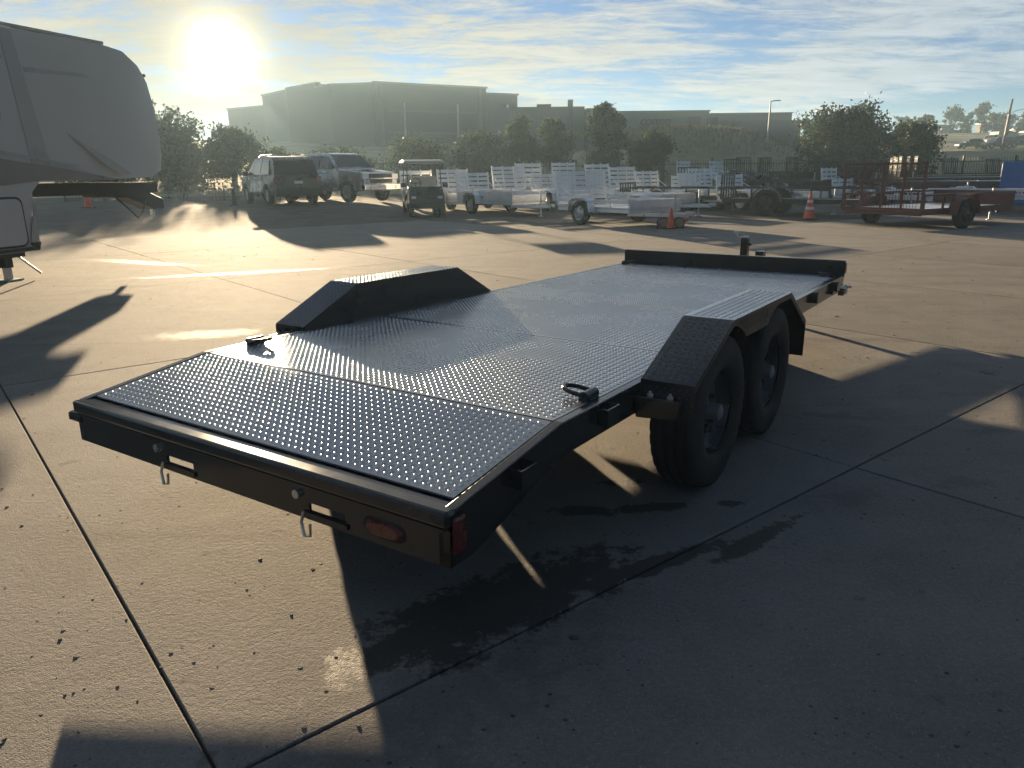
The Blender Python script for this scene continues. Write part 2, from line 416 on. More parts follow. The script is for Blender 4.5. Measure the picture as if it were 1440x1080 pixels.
def concrete():
    m, nd, lk, b, pos = ground_nodes('concrete')
    broad = noise(nd, lk, pos, 0.35, 4, 0.6)
    mid = noise(nd, lk, pos, 2.2, 6, 0.65, 0.4)
    fine = noise(nd, lk, pos, 52, 5, 0.75)
    grain = noise(nd, lk, pos, 210, 2, 0.6)
    oi = nd.new('ShaderNodeObjectInfo')
    val = nmath(nd, lk, 'ADD', nmath(nd, lk, 'MULTIPLY', broad, 0.30), nmath(nd, lk, 'MULTIPLY', mid, 0.35))
    val = nmath(nd, lk, 'ADD', val, nmath(nd, lk, 'MULTIPLY', fine, 0.45))
    val = nmath(nd, lk, 'ADD', val, nmath(nd, lk, 'MULTIPLY', oi.outputs['Random'], 0.16))
    val = mrange(nd, lk, val, 0.38, 0.80, 0, 1, False)
    col = mixc(nd, lk, val, (0.115, 0.105, 0.094), (0.285, 0.263, 0.236))
    # tyre marks and drip lines: darker films along the driving direction
    stv = nd.new('ShaderNodeMapping'); stv.inputs['Rotation'].default_value = (0, 0, R(-12)); stv.inputs['Scale'].default_value = (0.22, 1.6, 1); lk.new(pos, stv.inputs['Vector'])
    streak = mrange(nd, lk, noise(nd, lk, stv.outputs[0], 1.3, 5, 0.6, 0.5), 0.52, 0.72)
    col = mixc(nd, lk, nmath(nd, lk, 'MULTIPLY', streak, 0.55), col, (0.14, 0.125, 0.11))
    # oil spots and specks
    spots = mrange(nd, lk, noise(nd, lk, pos, 5.5, 3, 0.5), 0.66, 0.74)
    col = mixc(nd, lk, nmath(nd, lk, 'MULTIPLY', spots, 0.55), col, (0.10, 0.09, 0.08))
    vor = nd.new('ShaderNodeTexVoronoi'); vor.inputs['Scale'].default_value = 26; lk.new(pos, vor.inputs['Vector'])
    speck = mrange(nd, lk, vor.outputs['Distance'], 0.16, 0.10)
    spm = mrange(nd, lk, noise(nd, lk, pos, 3.0, 3), 0.50, 0.62)
    col = mixc(nd, lk, nmath(nd, lk, 'MULTIPLY', nmath(nd, lk, 'MULTIPLY', speck, spm), 0.7), col, (0.07, 0.065, 0.06))
    pit = nd.new('ShaderNodeTexVoronoi'); pit.inputs['Scale'].default_value = 95; lk.new(pos, pit.inputs['Vector'])
    pits = mrange(nd, lk, pit.outputs['Distance'], 0.34, 0.12)
    col = mixc(nd, lk, nmath(nd, lk, 'MULTIPLY', nmath(nd, lk, 'MULTIPLY', pits, mrange(nd, lk, grain, 0.42, 0.62)), 0.55), col, (0.075, 0.066, 0.056))
    lite = mrange(nd, lk, noise(nd, lk, pos, 130, 2, 0.5), 0.60, 0.72)
    col = mixc(nd, lk, nmath(nd, lk, 'MULTIPLY', lite, 0.35), col, (0.50, 0.46, 0.40))
    wv = nd.new('ShaderNodeTexNoise'); wv.inputs['Scale'].default_value = 1.1; wv.inputs['Detail'].default_value = 4; lk.new(pos, wv.inputs['Vector'])
    wsc = nd.new('ShaderNodeVectorMath'); wsc.operation = 'SCALE'; wsc.inputs['Scale'].default_value = 1.6; lk.new(wv.outputs['Color'], wsc.inputs[0])
    wad = nd.new('ShaderNodeVectorMath'); wad.operation = 'ADD'; lk.new(pos, wad.inputs[0]); lk.new(wsc.outputs[0], wad.inputs[1])
    ck = nd.new('ShaderNodeTexVoronoi'); ck.feature = 'DISTANCE_TO_EDGE'; ck.inputs['Scale'].default_value = 0.42; lk.new(wad.outputs[0], ck.inputs['Vector'])
    crack = nmath(nd, lk, 'MULTIPLY', mrange(nd, lk, ck.outputs['Distance'], 0.0022, 0.0008), mrange(nd, lk, noise(nd, lk, pos, 0.55, 3), 0.52, 0.60))
    col = mixc(nd, lk, nmath(nd, lk, 'MULTIPLY', crack, 0.7), col, (0.06, 0.052, 0.045))
    # wet patches: the spill under the tail, the damp trail beside it, the shining wheel tracks near the camper
    wet = blots(nd, lk, pos, [(-0.04, 2.25, 0.66, 0.22, 36), (0.45, 2.45, 0.42, 0.06, 28), (0.95, 2.66, 0.34, 0.05, 40), (-0.36, 2.02, 0.22, 0.10, 60),
                              (0.28, 2.95, 0.16, 0.06, 0), (0.62, 2.98, 0.20, 0.05, 10), (0.50, 3.25, 0.12, 0.04, 5), (0.95, 3.0, 0.06, 0.04, 0)], 0.75, 7.0, 0.30)
    damp = blots(nd, lk, pos, [(-0.2, 1.75, 0.7, 0.28, 36), (1.5, 3.05, 0.22, 0.10, 20), (2.1, 3.2, 0.18, 0.08, 10), (1.9, 4.2, 0.35, 0.10, -5), (2.6, 3.9, 0.25, 0.07, -8), (3.0, 6.2, 0.9, 0.10, -6), (4.4, 5.8, 0.7, 0.08, -8)], 1.3, 9.0, 0.8)
    shine = blots(nd, lk, pos, [(-4.1, 11.15, 2.0, 0.22, 20), (-6.3, 12.75, 1.7, 0.28, -26), (3.9, 17.1, 0.6, 0.10, 0), (5.1, 19.3, 1.1, 0.22, 3)], 0.55, 6.0, 1.0)
    shine2 = blots(nd, lk, pos, [(-2.8, 6.75, 0.62, 0.26, 12)], 0.45, 11.0, 0.6)
    shine = nmath(nd, lk, 'MAXIMUM', shine, nmath(nd, lk, 'MULTIPLY', shine2, 0.4))
    col = mixc(nd, lk, nmath(nd, lk, 'MULTIPLY', damp, 0.40), col, (0.11, 0.10, 0.09))
    col = mixc(nd, lk, nmath(nd, lk, 'MULTIPLY', wet, 0.85), col, (0.042, 0.038, 0.034))
    col = mixc(nd, lk, nmath(nd, lk, 'MULTIPLY', shine, 0.45), col, (0.20, 0.18, 0.155))
    lk.new(col, b.inputs['Base Color'])
    ro = mrange(nd, lk, fine, 0.3, 0.7, 0.80, 0.95, False)
    gloss = nmath(nd, lk, 'MAXIMUM', nmath(nd, lk, 'MULTIPLY', wet, 0.22), nmath(nd, lk, 'MULTIPLY', shine, 0.32))
    lk.new(nmath(nd, lk, 'SUBTRACT', ro, gloss), b.inputs['Roughness'])
    lk.new(nmath(nd, lk, 'ADD', 0.16, nmath(nd, lk, 'ADD', nmath(nd, lk, 'MULTIPLY', wet, 0.08), nmath(nd, lk, 'MULTIPLY', shine, 0.30))), b.inputs['Specular IOR Level'])
    hgt = nmath(nd, lk, 'ADD', nmath(nd, lk, 'MULTIPLY', grain, 0.5), nmath(nd, lk, 'MULTIPLY', fine, 0.9))
    hgt = nmath(nd, lk, 'ADD', hgt, nmath(nd, lk, 'MULTIPLY', mid, 1.2))
    bp = nd.new('ShaderNodeBump'); bp.inputs['Strength'].default_value = 0.95; bp.inputs['Distance'].default_value = 0.009
    lk.new(hgt, bp.inputs['Height']); lk.new(bp.outputs[0], b.inputs['Normal'])
    return m
M['concrete'] = concrete()

def ground_mat():
    """asphalt and dirt in the yard, dry grass on the slopes behind it"""
    m, nd, lk, b, pos = ground_nodes('yard_and_slopes')
    sp = nd.new('ShaderNodeSeparateXYZ'); lk.new(pos, sp.inputs[0])
    fine = noise(nd, lk, pos, 35, 4, 0.7); mid = noise(nd, lk, pos, 1.2, 6, 0.65); broad = noise(nd, lk, pos, 0.12, 5, 0.6)
    asph = mixc(nd, lk, mrange(nd, lk, mid, 0.35, 0.65), (0.055, 0.05, 0.047), (0.12, 0.105, 0.09))
    asph = mixc(nd, lk, nmath(nd, lk, 'MULTIPLY', fine, 0.4), asph, (0.16, 0.14, 0.12))
    grs = mixc(nd, lk, mrange(nd, lk, broad, 0.36, 0.64), (0.24, 0.23, 0.12), (0.42, 0.36, 0.22))
    grs = mixc(nd, lk, mrange(nd, lk, mid, 0.4, 0.7, 0, 0.5), grs, (0.18, 0.19, 0.095))
    yy = nmath(nd, lk, 'ADD', sp.outputs['Y'], nmath(nd, lk, 'MULTIPLY', mid, 3.0))
    f = mrange(nd, lk, yy, 43.5, 46)
    lk.new(mixc(nd, lk, f, asph, grs), b.inputs['Base Color'])
    b.inputs['Roughness'].default_value = 0.88; b.inputs['Specular IOR Level'].default_value = 0.3
    bp = nd.new('ShaderNodeBump'); bp.inputs['Strength'].default_value = 0.6; bp.inputs['Distance'].default_value = 0.03
    lk.new(nmath(nd, lk, 'ADD', fine, mid), bp.inputs['Height']); lk.new(bp.outputs[0], b.inputs['Normal'])
    return m
M['ground'] = ground_mat()

def smooth(a, b, x):
    t = min(1, max(0, (x - a) / (b - a))); return t*t*(3 - 2*t)

def ground_z(x, y):
    z = -0.02
    z += 0.30 * smooth(20, 29, y) * smooth(-3.4, -5.2, x) * smooth(60, 40, y)
    z += 2.75 * smooth(44, 76, y)
    z += 6.3 * smooth(95, 195, y) + 1.6 * smooth(190, 260, y)
    # the grassed berm in front of the far store
    z += 2.65 * math.exp(-((x - 15.5) / 8.2)**4) * math.exp(-((y - 66) / 9.0)**2)
    z += 0.12 * math.sin(x * 0.31 + y * 0.17) * smooth(46, 60, y)
    return z

gm = MB()
xs = sorted(set([round(v, 2) for v in list(np.linspace(-235, -45, 20)) + list(np.linspace(-45, 60, 71)) + list(np.linspace(60, 235, 18))]))
ys = sorted(set([round(v, 2) for v in list(np.linspace(-40, 18, 12)) + list(np.linspace(18, 46, 22)) + list(np.linspace(46, 110, 44)) + list(np.linspace(110, 300, 26))]))
gm.v = [(x, y, ground_z(x, y)) for y in ys for x in xs]
nx = len(xs)
gm.f = [(j*nx+i, j*nx+i+1, (j+1)*nx+i+1, (j+1)*nx+i) for j in range(len(ys)-1) for i in range(nx-1)]
ground = gm.build('ground', M['ground'], smooth=180, fix=False)
tag(ground, 'dark asphalt yard rising to dry grass slopes behind the parked trailers', None, None, 'structure')

# concrete slabs, 10 by 15 feet, each its own piece with open joints between
pave = thing('concrete_pavement', 'worn concrete pavement of large slabs under the black trailer', None)
tag(pave, kind='structure')
SA, SB, JG = 3.06, 4.57, 0.0045
AX = Vector((math.cos(R(38.8)), math.sin(R(38.8)), 0)); BX = Vector((-math.sin(R(38.8)), math.cos(R(38.8)), 0))
s0 = Vector((-0.715, 1.485, 0))
def slab_mesh():
    hx, hy, c = SA/2 - JG, SB/2 - JG, 0.004
    vs = []
    for z, i in ((-0.10, 0), (-c, 0), (0, c)):
        vs += [(-hx+i, -hy+i, z), (hx-i, -hy+i, z), (hx-i, hy-i, z), (-hx+i, hy-i, z)]
    fs = [(3,2,1,0), (8,9,10,11)]
    for k in (0, 4):
        fs += [(k+i, k+(i+1)%4, k+4+(i+1)%4, k+4+i) for i in range(4)]
    mb = MB(); mb.v, mb.f = vs, fs
    return mb.mesh('concrete_slab', M['concrete'])
slab_me = slab_mesh()
for i in range(-11, 12):
    for j in range(-6, 9):
        c = s0 + AX * ((i + 0.5) * SA) + BX * ((j + 0.5) * SB)
        if c.y < -5 or c.y > 21.5 or abs(c.x) > 4.5 + 0.86 * max(c.y, 0) + 3: continue
        if c.x < -6 and c.y > 19: continue
        o = link('concrete_slab', slab_me, pave, loc=(c.x, c.y, random.uniform(-0.0015, 0.0015)), rot=(0, 0, R(38.8)))

# loose grit, chips and dry leaves scattered on the concrete
db = MB()
rnd = random.Random(3)
for k in range(1500):
    y = 1.2 + 15 * rnd.random()**2.1
    x = rnd.uniform(-1, 1) * (1.2 + 0.72 * y) - (0.2 * y if rnd.random() < 0.5 else 0)
    s = rnd.choice((0.002, 0.003, 0.003, 0.004, 0.0045, 0.006)) * (1 + 0.09 * y)
    if rnd.random() < 0.02: s *= 2.6
    a = rnd.uniform(0, 6.3); n = 6
    pts = [(x + math.cos(a + 6.283*q/n)*s*rnd.uniform(.6, 1.5), y + math.sin(a + 6.283*q/n)*s*rnd.uniform(.5, 1.2)) for q in range(n)]
    h = s * rnd.uniform(0.15, 0.5); tl = rnd.uniform(-.4, .4)
    if s > 0.016: s_ = 0.016/s; pts = [(x+(p[0]-x)*s_, y+(p[1]-y)*s_) for p in pts]; h *= s_
    db.add([(p[0], p[1], 0.0) for p in pts] + [(x + (p[0]-x)*.72, y + (p[1]-y)*.72, h*(1 + tl*(p[0]-x)/s)) for p in pts], [(q, (q+1) % n, n+(q+1) % n, n+q) for q in range(n)] + [tuple(range(n, 2*n))])
debris = db.build('grit', M['stone_bits'])
tag(debris, 'scattered dark grit and leaf crumbs on the concrete', 'grit', None, 'stuff')

# ------------------------------------------------------------------ trees
def crown_mesh(name, seed, w, h, n, leaf, matn, lobes=9):
    """leaf-sized faces in many uneven clumps; z from 0 (crown base) to h"""
    r = np.random.default_rng(seed)
    L = []
    for _ in range(lobes):
        a = r.uniform(0, 6.283); rad = r.uniform(0.1, 0.62) * w / 2; zz = r.uniform(0.18, 0.86) * h
        squeeze = 1.0 - 0.5 * abs(zz / h - 0.4)
        L.append((math.cos(a)*rad*squeeze, math.sin(a)*rad*squeeze, zz, r.uniform(0.16, 0.34) * w * squeeze))
    L.append((0, 0, 0.55*h, 0.30*w)); L.append((r.uniform(-.1,.1)*w, 0, 0.86*h, 0.17*w))
    clumps = []
    for k in range(int(n / 26)):
        c = L[r.integers(len(L))]
        d = r.normal(size=3); d /= np.linalg.norm(d); q = r.uniform(0.55, 1.08)
        clumps.append((c[0]+d[0]*c[3]*q, c[1]+d[1]*c[3]*q, c[2]+d[2]*c[3]*q*0.85, r.uniform(0.05, 0.12) * w))
    P = np.array(clumps); idx = r.integers(len(P), size=n)
    ctr = P[idx, :3] + r.normal(size=(n, 3)) * P[idx, 3:4] * np.array([0.5, 0.5, 0.4])
    ctr[:, 2] = np.maximum(ctr[:, 2], 0.0)
    u = r.normal(size=(n, 3)); u /= np.linalg.norm(u, axis=1)[:, None]
    t = r.normal(size=(n, 3)); t -= u * (t*u).sum(1)[:, None]; t /= np.linalg.norm(t, axis=1)[:, None]
    sz = leaf * r.uniform(0.6, 1.4, size=(n, 1))
    v = np.stack([ctr - u*sz, ctr + t*sz*0.55, ctr + u*sz, ctr - t*sz*0.55], 1).reshape(-1, 3)
    me = bpy.data.meshes.new(name)
    me.vertices.add(4*n); me.vertices.foreach_set('co', v.ravel())
    me.loops.add(4*n); me.loops.foreach_set('vertex_index', np.arange(4*n))
    me.polygons.add(n); me.polygons.foreach_set('loop_start', np.arange(0, 4*n, 4)); me.polygons.foreach_set('loop_total', np.full(n, 4))
    me.materials.append(M[matn]); me.update(calc_edges=True)
    return me

def trunk_mesh(seed, hb, h, w):
    r = random.Random(seed); mb = MB()
    top = Vector((r.uniform(-.1,.1)*w, r.uniform(-.1,.1)*w, h*0.75))
    mid = Vector((r.uniform(-.05,.05)*w, 0, hb))
    mb.tube([(0,0,-0.4), (0,0,hb*0.4), mid, (mid+top)/2, top], [0.045*w, 0.036*w, 0.03*w, 0.018*w, 0.006*w], 8)
    for k in range(7):
        a = r.uniform(0, 6.28); s = mid.lerp(top, r.uniform(0, .6)); e = s + Vector((math.cos(a)*w*r.uniform(.2,.42), math.sin(a)*w*r.uniform(.2,.42), h*r.uniform(.12,.3)))
        mb.tube([s, (s+e)/2 + Vector((0,0,-.03*h)), e], [0.014*w, 0.009*w, 0.003*w], 6)
    return mb.mesh('trunk', M['bark'], 60)

def tree(label, x, y, w, h, hb, n, leaf, matn='leaf', seed=1, group='trees behind the yard', z=None, name='tree', cat='tree', lobes=9):
    z = ground_z(x, y) if z is None else z
    t = thing(name, label, cat, (x, y, z), 0, group)
    link('trunk', trunk_mesh(seed, hb + 0.2*h, h, w), t)
    link('crown', crown_mesh('crown', seed, w, h - hb, n, leaf, matn, lobes), t, loc=(0, 0, hb))
    return t

tree('pale green bushy tree just right of the dark warehouse', 0.7, 52, 3.1, 4.5, 0.5, 7000, 0.105, 'leaf', 11)
tree('broad green tree between the warehouse and the tall pointed tree', 3.2, 53.5, 3.2, 4.3, 0.5, 7000, 0.105, 'leaf', 12)
tree('tall pointed green tree in front of the tan store', 6.0, 50, 3.6, 5.3, 0.4, 9000, 0.105, 'leaf_dark', 13, lobes=12)
tree('low rounded tree at the left foot of the grass berm', 9.2, 50.5, 3.6, 3.2, 0.3, 6500, 0.105, 'leaf_dark', 14)
tree('large broad dark tree left of the road on the right', 21.7, 50, 6.6, 4.5, 0.2, 24000, 0.105, 'leaf_dark', 15, lobes=20)
tree('smaller dark tree beside the large broad one', 27.2, 53, 4.6, 3.6, 0.1, 12000, 0.105, 'leaf_dark', 16, lobes=14)
tree('tall dark tree rising just right of the camper nose', -24.4, 56, 5.6, 5.0, 0.0, 9000, 0.12, 'leaf_dark', 17, lobes=16)
tree('thin-topped tree peeking over the camper front cap', -27.6, 60, 3.0, 5.9, 0.8, 2600, 0.13, 'leaf', 18)
tree('broad dark tree hidden mostly behind the camper cap', -29.0, 55, 5.6, 4.6, 0.0, 7000, 0.12, 'leaf_dark', 22, lobes=16)
tree('broad low dark tree under the sun left of the warehouse', -20.2, 57, 5.8, 3.5, 0.0, 8000, 0.12, 'leaf_dark', 23, lobes=16)
for i, (x, y, w, h, lb) in enumerate(((-6.4, 54, 6.0, 2.3, 'wide dark hedge behind the golf cart in front of the warehouse'),
                                     (-2.0, 54.5, 5.4, 2.9, 'dark hedge touching the pale bushy tree on its left'),
                                     (-11.4, 55, 5.0, 1.7, 'wide dark hedge behind the silver pickup'),
                                     (-16.4, 55.5, 5.0, 1.8, 'wide dark hedge behind the dark suv'),
                                     (-21.5, 51.5, 6.2, 2.3, 'low wide hedge behind the right half of the mesh fence'),
                                     (-26.6, 51, 6.2, 2.4, 'low wide hedge behind the camper pin box'))):
    tree(lb, x, y, w, h, 0.0, 7000, 0.11, 'leaf_dark', 30+i, 'hedges along the back of the yard', name='hedge', cat='hedge', lobes=18)
# a row of far trees on the ridge to the right
for i, (px_, yy, w, h) in enumerate(((80.5, 150, 4.5, 4.2), (98, 190, 3.6, 4.4), (113, 196, 5.0, 7.6), (117.5, 197, 3.2, 5.6), (121, 197, 4.6, 7.8), (124.5, 198, 4.0, 5.2), (128.5, 198, 4.4, 5.6), (132.5, 197, 4.6, 6.0))):
    lb = ('small round tree on the far slope above the road', 'round dark tree in front of the far flat roofed building', 'first tall dark tree right of the far buildings',
          'slim tree second right of the far buildings', 'tallest dark tree on the far ridge', 'low tree right of the tallest ridge tree',
          'pale low tree left of the utility pole', 'far tree directly behind the utility pole')[i]
    tree(lb, px_*0.975, yy, w*1.35, h*.92, 0.0, 1500, 0.32, 'leaf_dark', 60+i, 'far trees on the ridge', name='far_tree', cat='tree', lobes=6)
for i, (x, y, h) in enumerate(((42.2, 112, 2.6), (43.8, 113, 2.0))):
    tree(('dark conifer beside the right end of the tan store', 'smaller conifer right of the tan store')[i], x, y, 2.2, h, 0.1, 900, 0.2, 'leaf_dark', 80+i, 'conifers by the store', name='conifer', cat='tree', lobes=5, z=5.6)

# tall dry grass on the berm crest
gb = MB(); rnd = random.Random(9)
for k in range(4500):
    x = rnd.uniform(6.5, 26); y = 66 + rnd.gauss(0, 3.2); z = ground_z(x, y)
    h = rnd.uniform(0.18, 0.42); a = rnd.uniform(0, 6.28); w = 0.05; l = rnd.uniform(-.12, .12)
    gb.add([(x-w*math.cos(a), y-w*math.sin(a), z-0.05), (x+w*math.cos(a), y+w*math.sin(a), z-0.05), (x+l, y+rnd.uniform(-.1,.1), z+h)], [(0,1,2)])
tag(gb.build('berm_grass', M['grass_blade'], fix=False), 'dry tall grass along the crest of the berm', 'grass', None, 'stuff')

# ------------------------------------------------------------------ the dark warehouse, left
wh = thing('warehouse', 'large dark grey flat-roofed warehouse with stepped parapets', 'building', (-25.2, 156, 3.59))
wh.scale = (2, 2, 2)
def wall_seg(parent, a, b, zt, depth, matn, name='wall', zb=-1.0, cop=True):
    """one stretch of wall from a to b (parent space), a solid block reaching back"""
    a, b = Vector((a[0], a[1], 0)), Vector((b[0], b[1], 0)); d = (b - a).normalized(); n = Vector((-d.y, d.x, 0))
    pts = [a, b, b + n*depth, a + n*depth]
    mb = MB(); mb.prism([(p.x, p.y) for p in pts], 'z', zb, zt)
    o = mb.build(name, M[matn], parent)
    if cop:
        mb = MB(); e = 0.12
        q = [a - d*e - n*e, b + d*e - n*e, b + d*e + n*0.4, a - d*e + n*0.4]
        mb.prism([(p.x, p.y) for p in q], 'z', zt + 0.003, zt + 0.16); mb.build('coping', M['coping'], o)
    return o
W0 = Vector((-12.6, 78, 0))
def wl_(x, y): return (x - W0.x, y - W0.y)
wall_seg(wh, wl_(-12.6, 75), wl_(-2.3, 81), 7.0, 6, 'wall_dark')
wall_seg(wh, wl_(-2.2, 81.9), wl_(0.9, 83.6), 6.55, 5, 'wall_mid')
wall_seg(wh, wl_(-16.9, 76.2), wl_(-12.75, 75.4), 6.95, 6, 'wall_mid')
wall_seg(wh, wl_(-18.9, 78.6), wl_(-17.0, 76.6), 7.0, 4, 'wall_dark')
wall_seg(wh, wl_(-23.3, 84), wl_(-19.0, 79.2), 7.45, 4, 'wall_dark')
wall_seg(wh, wl_(-27.8, 90), wl_(-23.4, 84.6), 7.35, 4, 'wall_mid')
wall_seg(wh, wl_(-33.6, 95), wl_(-28.0, 91), 6.35, 4, 'wall_dark')
def on_wall(a, b, s, z0, z1, w, matn, name, proud=0.05):
    a, b = Vector(a), Vector(b); d = (b - a).normalized(); n = Vector((d.y, -d.x))
    p = a + d*s + n*proud/2
    mb = MB(); q = [p - d*w/2 - n*proud/2, p + d*w/2 - n*proud/2, p + d*w/2 + n*proud/2, p - d*w/2 + n*proud/2]
    mb.prism([(v.x, v.y) for v in q], 'z', z0, z1)
    return mb.build(name, M[matn], wh)
A1, B1 = wl_(-12.6, 75), wl_(-2.3, 81)
for s in (2.9, 8.6): on_wall(A1, B1, s, 2.2, 5.4, 0.16, 'galv', 'downpipe', 0.14)
for s in (0.6, 11.2): on_wall(A1, B1, s, -0.5, 6.9, 0.35, 'wall_mid', 'pilaster', 0.10)
on_wall(A1, B1, 5.9, 4.55, 4.70, 9.6, 'wall_mid', 'reveal_band', 0.06)
on_wall(A1, B1, 5.9, 2.55, 2.70, 9.6, 'wall_mid', 'reveal_band', 0.06)
for s in (4.2, 6.2): on_wall(A1, B1, s, 0.2, 2.2, 1.5, 'trim', 'dock_door', 0.04)
on_wall(wl_(-2.2, 81.9), wl_(0.9, 83.6), 2.2, 5.3, 5.6, 0.3, 'clear_lens', 'wall_lamp', 0.25)

# ------------------------------------------------------------------ the tan store on the rise
st = thing('store', 'long low tan store with red lettering behind the grass berm', 'building', (15, 110, 4.2))
def sbox(name, x0, x1, y0, y1, z0, z1, matn, parent=None):
    mb = MB(); mb.box(x0-15, x1-15, y0-110, y1-110, z0-4.2, z1-4.2); return mb.build(name, M[matn], parent or st)
sbox('wall', 0, 10.6, 111.2, 125, 3.5, 10.05, 'wall_tan2'); sbox('wall', 10.8, 14.9, 110.4, 125, 3.5, 9.75, 'wall_tan2')
mw = sbox('wall', 15.0, 27.8, 110, 126, 3.5, 9.15, 'wall_tan')
sbox('coping', 14.9, 27.9, 109.86, 110.3, 9.153, 9.29, 'coping', mw)
w2 = sbox('wall', 27.9, 39.4, 110.3, 126, 3.5, 8.78, 'wall_tan')
sbox('coping', 27.95, 39.5, 110.16, 110.6, 8.783, 8.90, 'coping', w2)
sbox('loading_wing', 31.2, 40.0, 108.2, 110.2, 3.5, 7.75, 'wall_tan2')
sbox('entry_panel', 25.1, 26.6, 109.8, 109.97, 4.0, 8.45, 'wall_plum'); sbox('entry_panel', 27.55, 29.0, 109.85, 110.2, 4.0, 8.30, 'wall_plum')
sbox('canopy', 25.0, 31.1, 109.3, 109.78, 5.9, 6.2, 'wall_plum')
sbox('chimney', 8.2, 8.9, 110.5, 111.1, 6, 10.9, 'wall_plum'); sbox('roof_unit', 4.0, 6.0, 113, 115, 10.05, 10.55, 'coping')
def lettering(txt, x, z, size, matn, shear=0.25, off=0.02, parent=st):
    c = bpy.data.curves.new('lettering', 'FONT'); c.body = txt; c.size = size; c.shear = shear; c.offset = off; c.extrude = 0.06
    c.align_x = 'LEFT'; c.space_character = 0.95; c.materials.append(M[matn])
    tmp = bpy.data.objects.new('lettering_curve', c); COL.objects.link(tmp); bpy.context.view_layer.update()
    me = bpy.data.meshes.new_from_object(tmp.evaluated_get(bpy.context.evaluated_depsgraph_get())); bpy.data.objects.remove(tmp)
    o = bpy.data.objects.new('lettering', me); COL.objects.link(o); o.parent = parent
    o.location = (x - 15, -0.08, z - 4.2); o.rotation_euler = (R(90), 0, 0)
    return o
lettering('COSTCO', 18.15, 7.42, 1.06, 'sign_red', 0.2, 0.045)
lettering('WHOLESALE', 19.15, 6.98, 0.42, 'sign_blue', 0.2, 0.012)
sbox('sign_bar', 18.1, 19.05, 109.9, 109.97, 7.05, 7.12, 'sign_blue'); sbox('sign_bar', 18.05, 19.0, 109.9, 109.97, 7.18, 7.25, 'sign_blue')

# ------------------------------------------------------------------ far right: ridge buildings, poles, road
def far_block(label, x0, x1, y0, y1, z0, z1, matn, roofs=(), wins=()):
    cx, cy = (x0+x1)/2, (y0+y1)/2
    t = thing('far_building', label, 'building', (cx, cy, z0), 0, 'buildings on the far ridge')
    mb = MB(); mb.box(x0-cx, x1-cx, y0-cy, y1-cy, -2, z1-z0); w = mb.build('wall', M[matn], t)
    for (a, b, h, ov) in roofs:
        mb = MB(); mb.box(a-cx-ov, b-cx+ov, y0-cy-ov, y1-cy+ov, z1-z0+0.01, z1-z0+h); mb.build('roof', M['coping'], t)
    for (a, b, c, d) in wins:
        mb = MB(); mb.box(a-cx, b-cx, y0-cy-0.08, y0-cy-0.01, c-z0, d-z0); mb.build('window', M['glass'], t)
    return t
far_block('pale far house with an overhanging flat roof on the ridge', 104.5, 109.5, 196, 204, 8, 11.0, 'wall_tan', [(104.5, 109.5, .35, 1.0)], [(105.2, 106.6, 9.3, 10.3), (107.4, 108.8, 9.3, 10.3)])
far_block('long low far building with a raised middle on the ridge', 109.8, 122.5, 200, 212, 8, 9.6, 'wall_mid', [(110.5, 117, .7, .3)], [(111.2, 112.6, 8.6, 9.2), (113.6, 115, 8.6, 9.2), (116, 117.4, 8.6, 9.2), (118.4, 119.8, 8.6, 9.2)])
far_block('white far building at the right edge of the ridge', 131.5, 142, 196, 208, 8, 10.3, 'reflect_white', [(131.5, 142, .5, .6)], [(132.4, 134, 8.8, 9.7), (135, 136.6, 8.8, 9.7)])
far_block('square dark tower between the far ridge trees', 119.6, 121, 199, 202, 8, 11.6, 'wall_mid', [(119.6, 121, .3, .1)], [(120, 120.6, 10, 11)])

lamp = thing('street_lamp', 'tall slim pale street lamp standing in front of the berm', 'street lamp', (20.4, 62, ground_z(20.4, 62)))
z0 = ground_z(20.4, 62); mb = MB(); mb.tube([(0,0,0), (0,0,2), (0,0,6.35-z0)], [0.075, 0.065, 0.045], 10); mb.build('pole', M['pole_grey'], lamp, 60)
mb = MB(); mb.tube([(0,0,6.35-z0), (0.05,0,6.45-z0), (0.45,0,6.5-z0)], 0.035, 8); arm = mb.build('arm', M['pole_grey'], lamp, 60)
mb = MB(); mb.box(0.4, 0.75, -0.1, 0.1, 6.46-z0, 6.53-z0); mb.build('lamp_head', M['galv'], arm, bevel=0.02)

up = thing('utility_pole', 'thick dark wooden utility pole with service arm at the right edge', 'utility pole', (75.6, 120, 3.9))
mb = MB(); mb.tube([(0,0,-0.6), (0.15,0,4.6), (0.35,0,7.2)], [0.22, 0.18, 0.12], 10); mb.build('pole', M['pole_wood'], up, 60)
mb = MB(); mb.cyl((0.05,-0.2,2.0), (0.18,-0.2,5.0), 0.22, n=10); mb.build('riser_box', M['trim'], up, 60)
mb = MB(); mb.tube([(0.2,0,5.1), (1.4,0,5.6), (3.6,0,5.9)], 0.04, 6); mb.build('arm', M['pole_grey'], up, 60)
fp = thing('far_utility_pole', 'thin distant utility pole between the store and the large tree', 'utility pole', (57.6, 150, 6))
mb = MB(); mb.tube([(0,0,-0.5), (0.05,0,2), (0.12,0,4.0)], [0.14, 0.12, 0.09], 8); mb.build('pole', M['pole_wood'], fp, 60)
mb = MB(); mb.box(-0.7, 0.8, -0.06, 0.06, 3.45, 3.58); mb.build('crossarm', M['pole_wood'], fp)
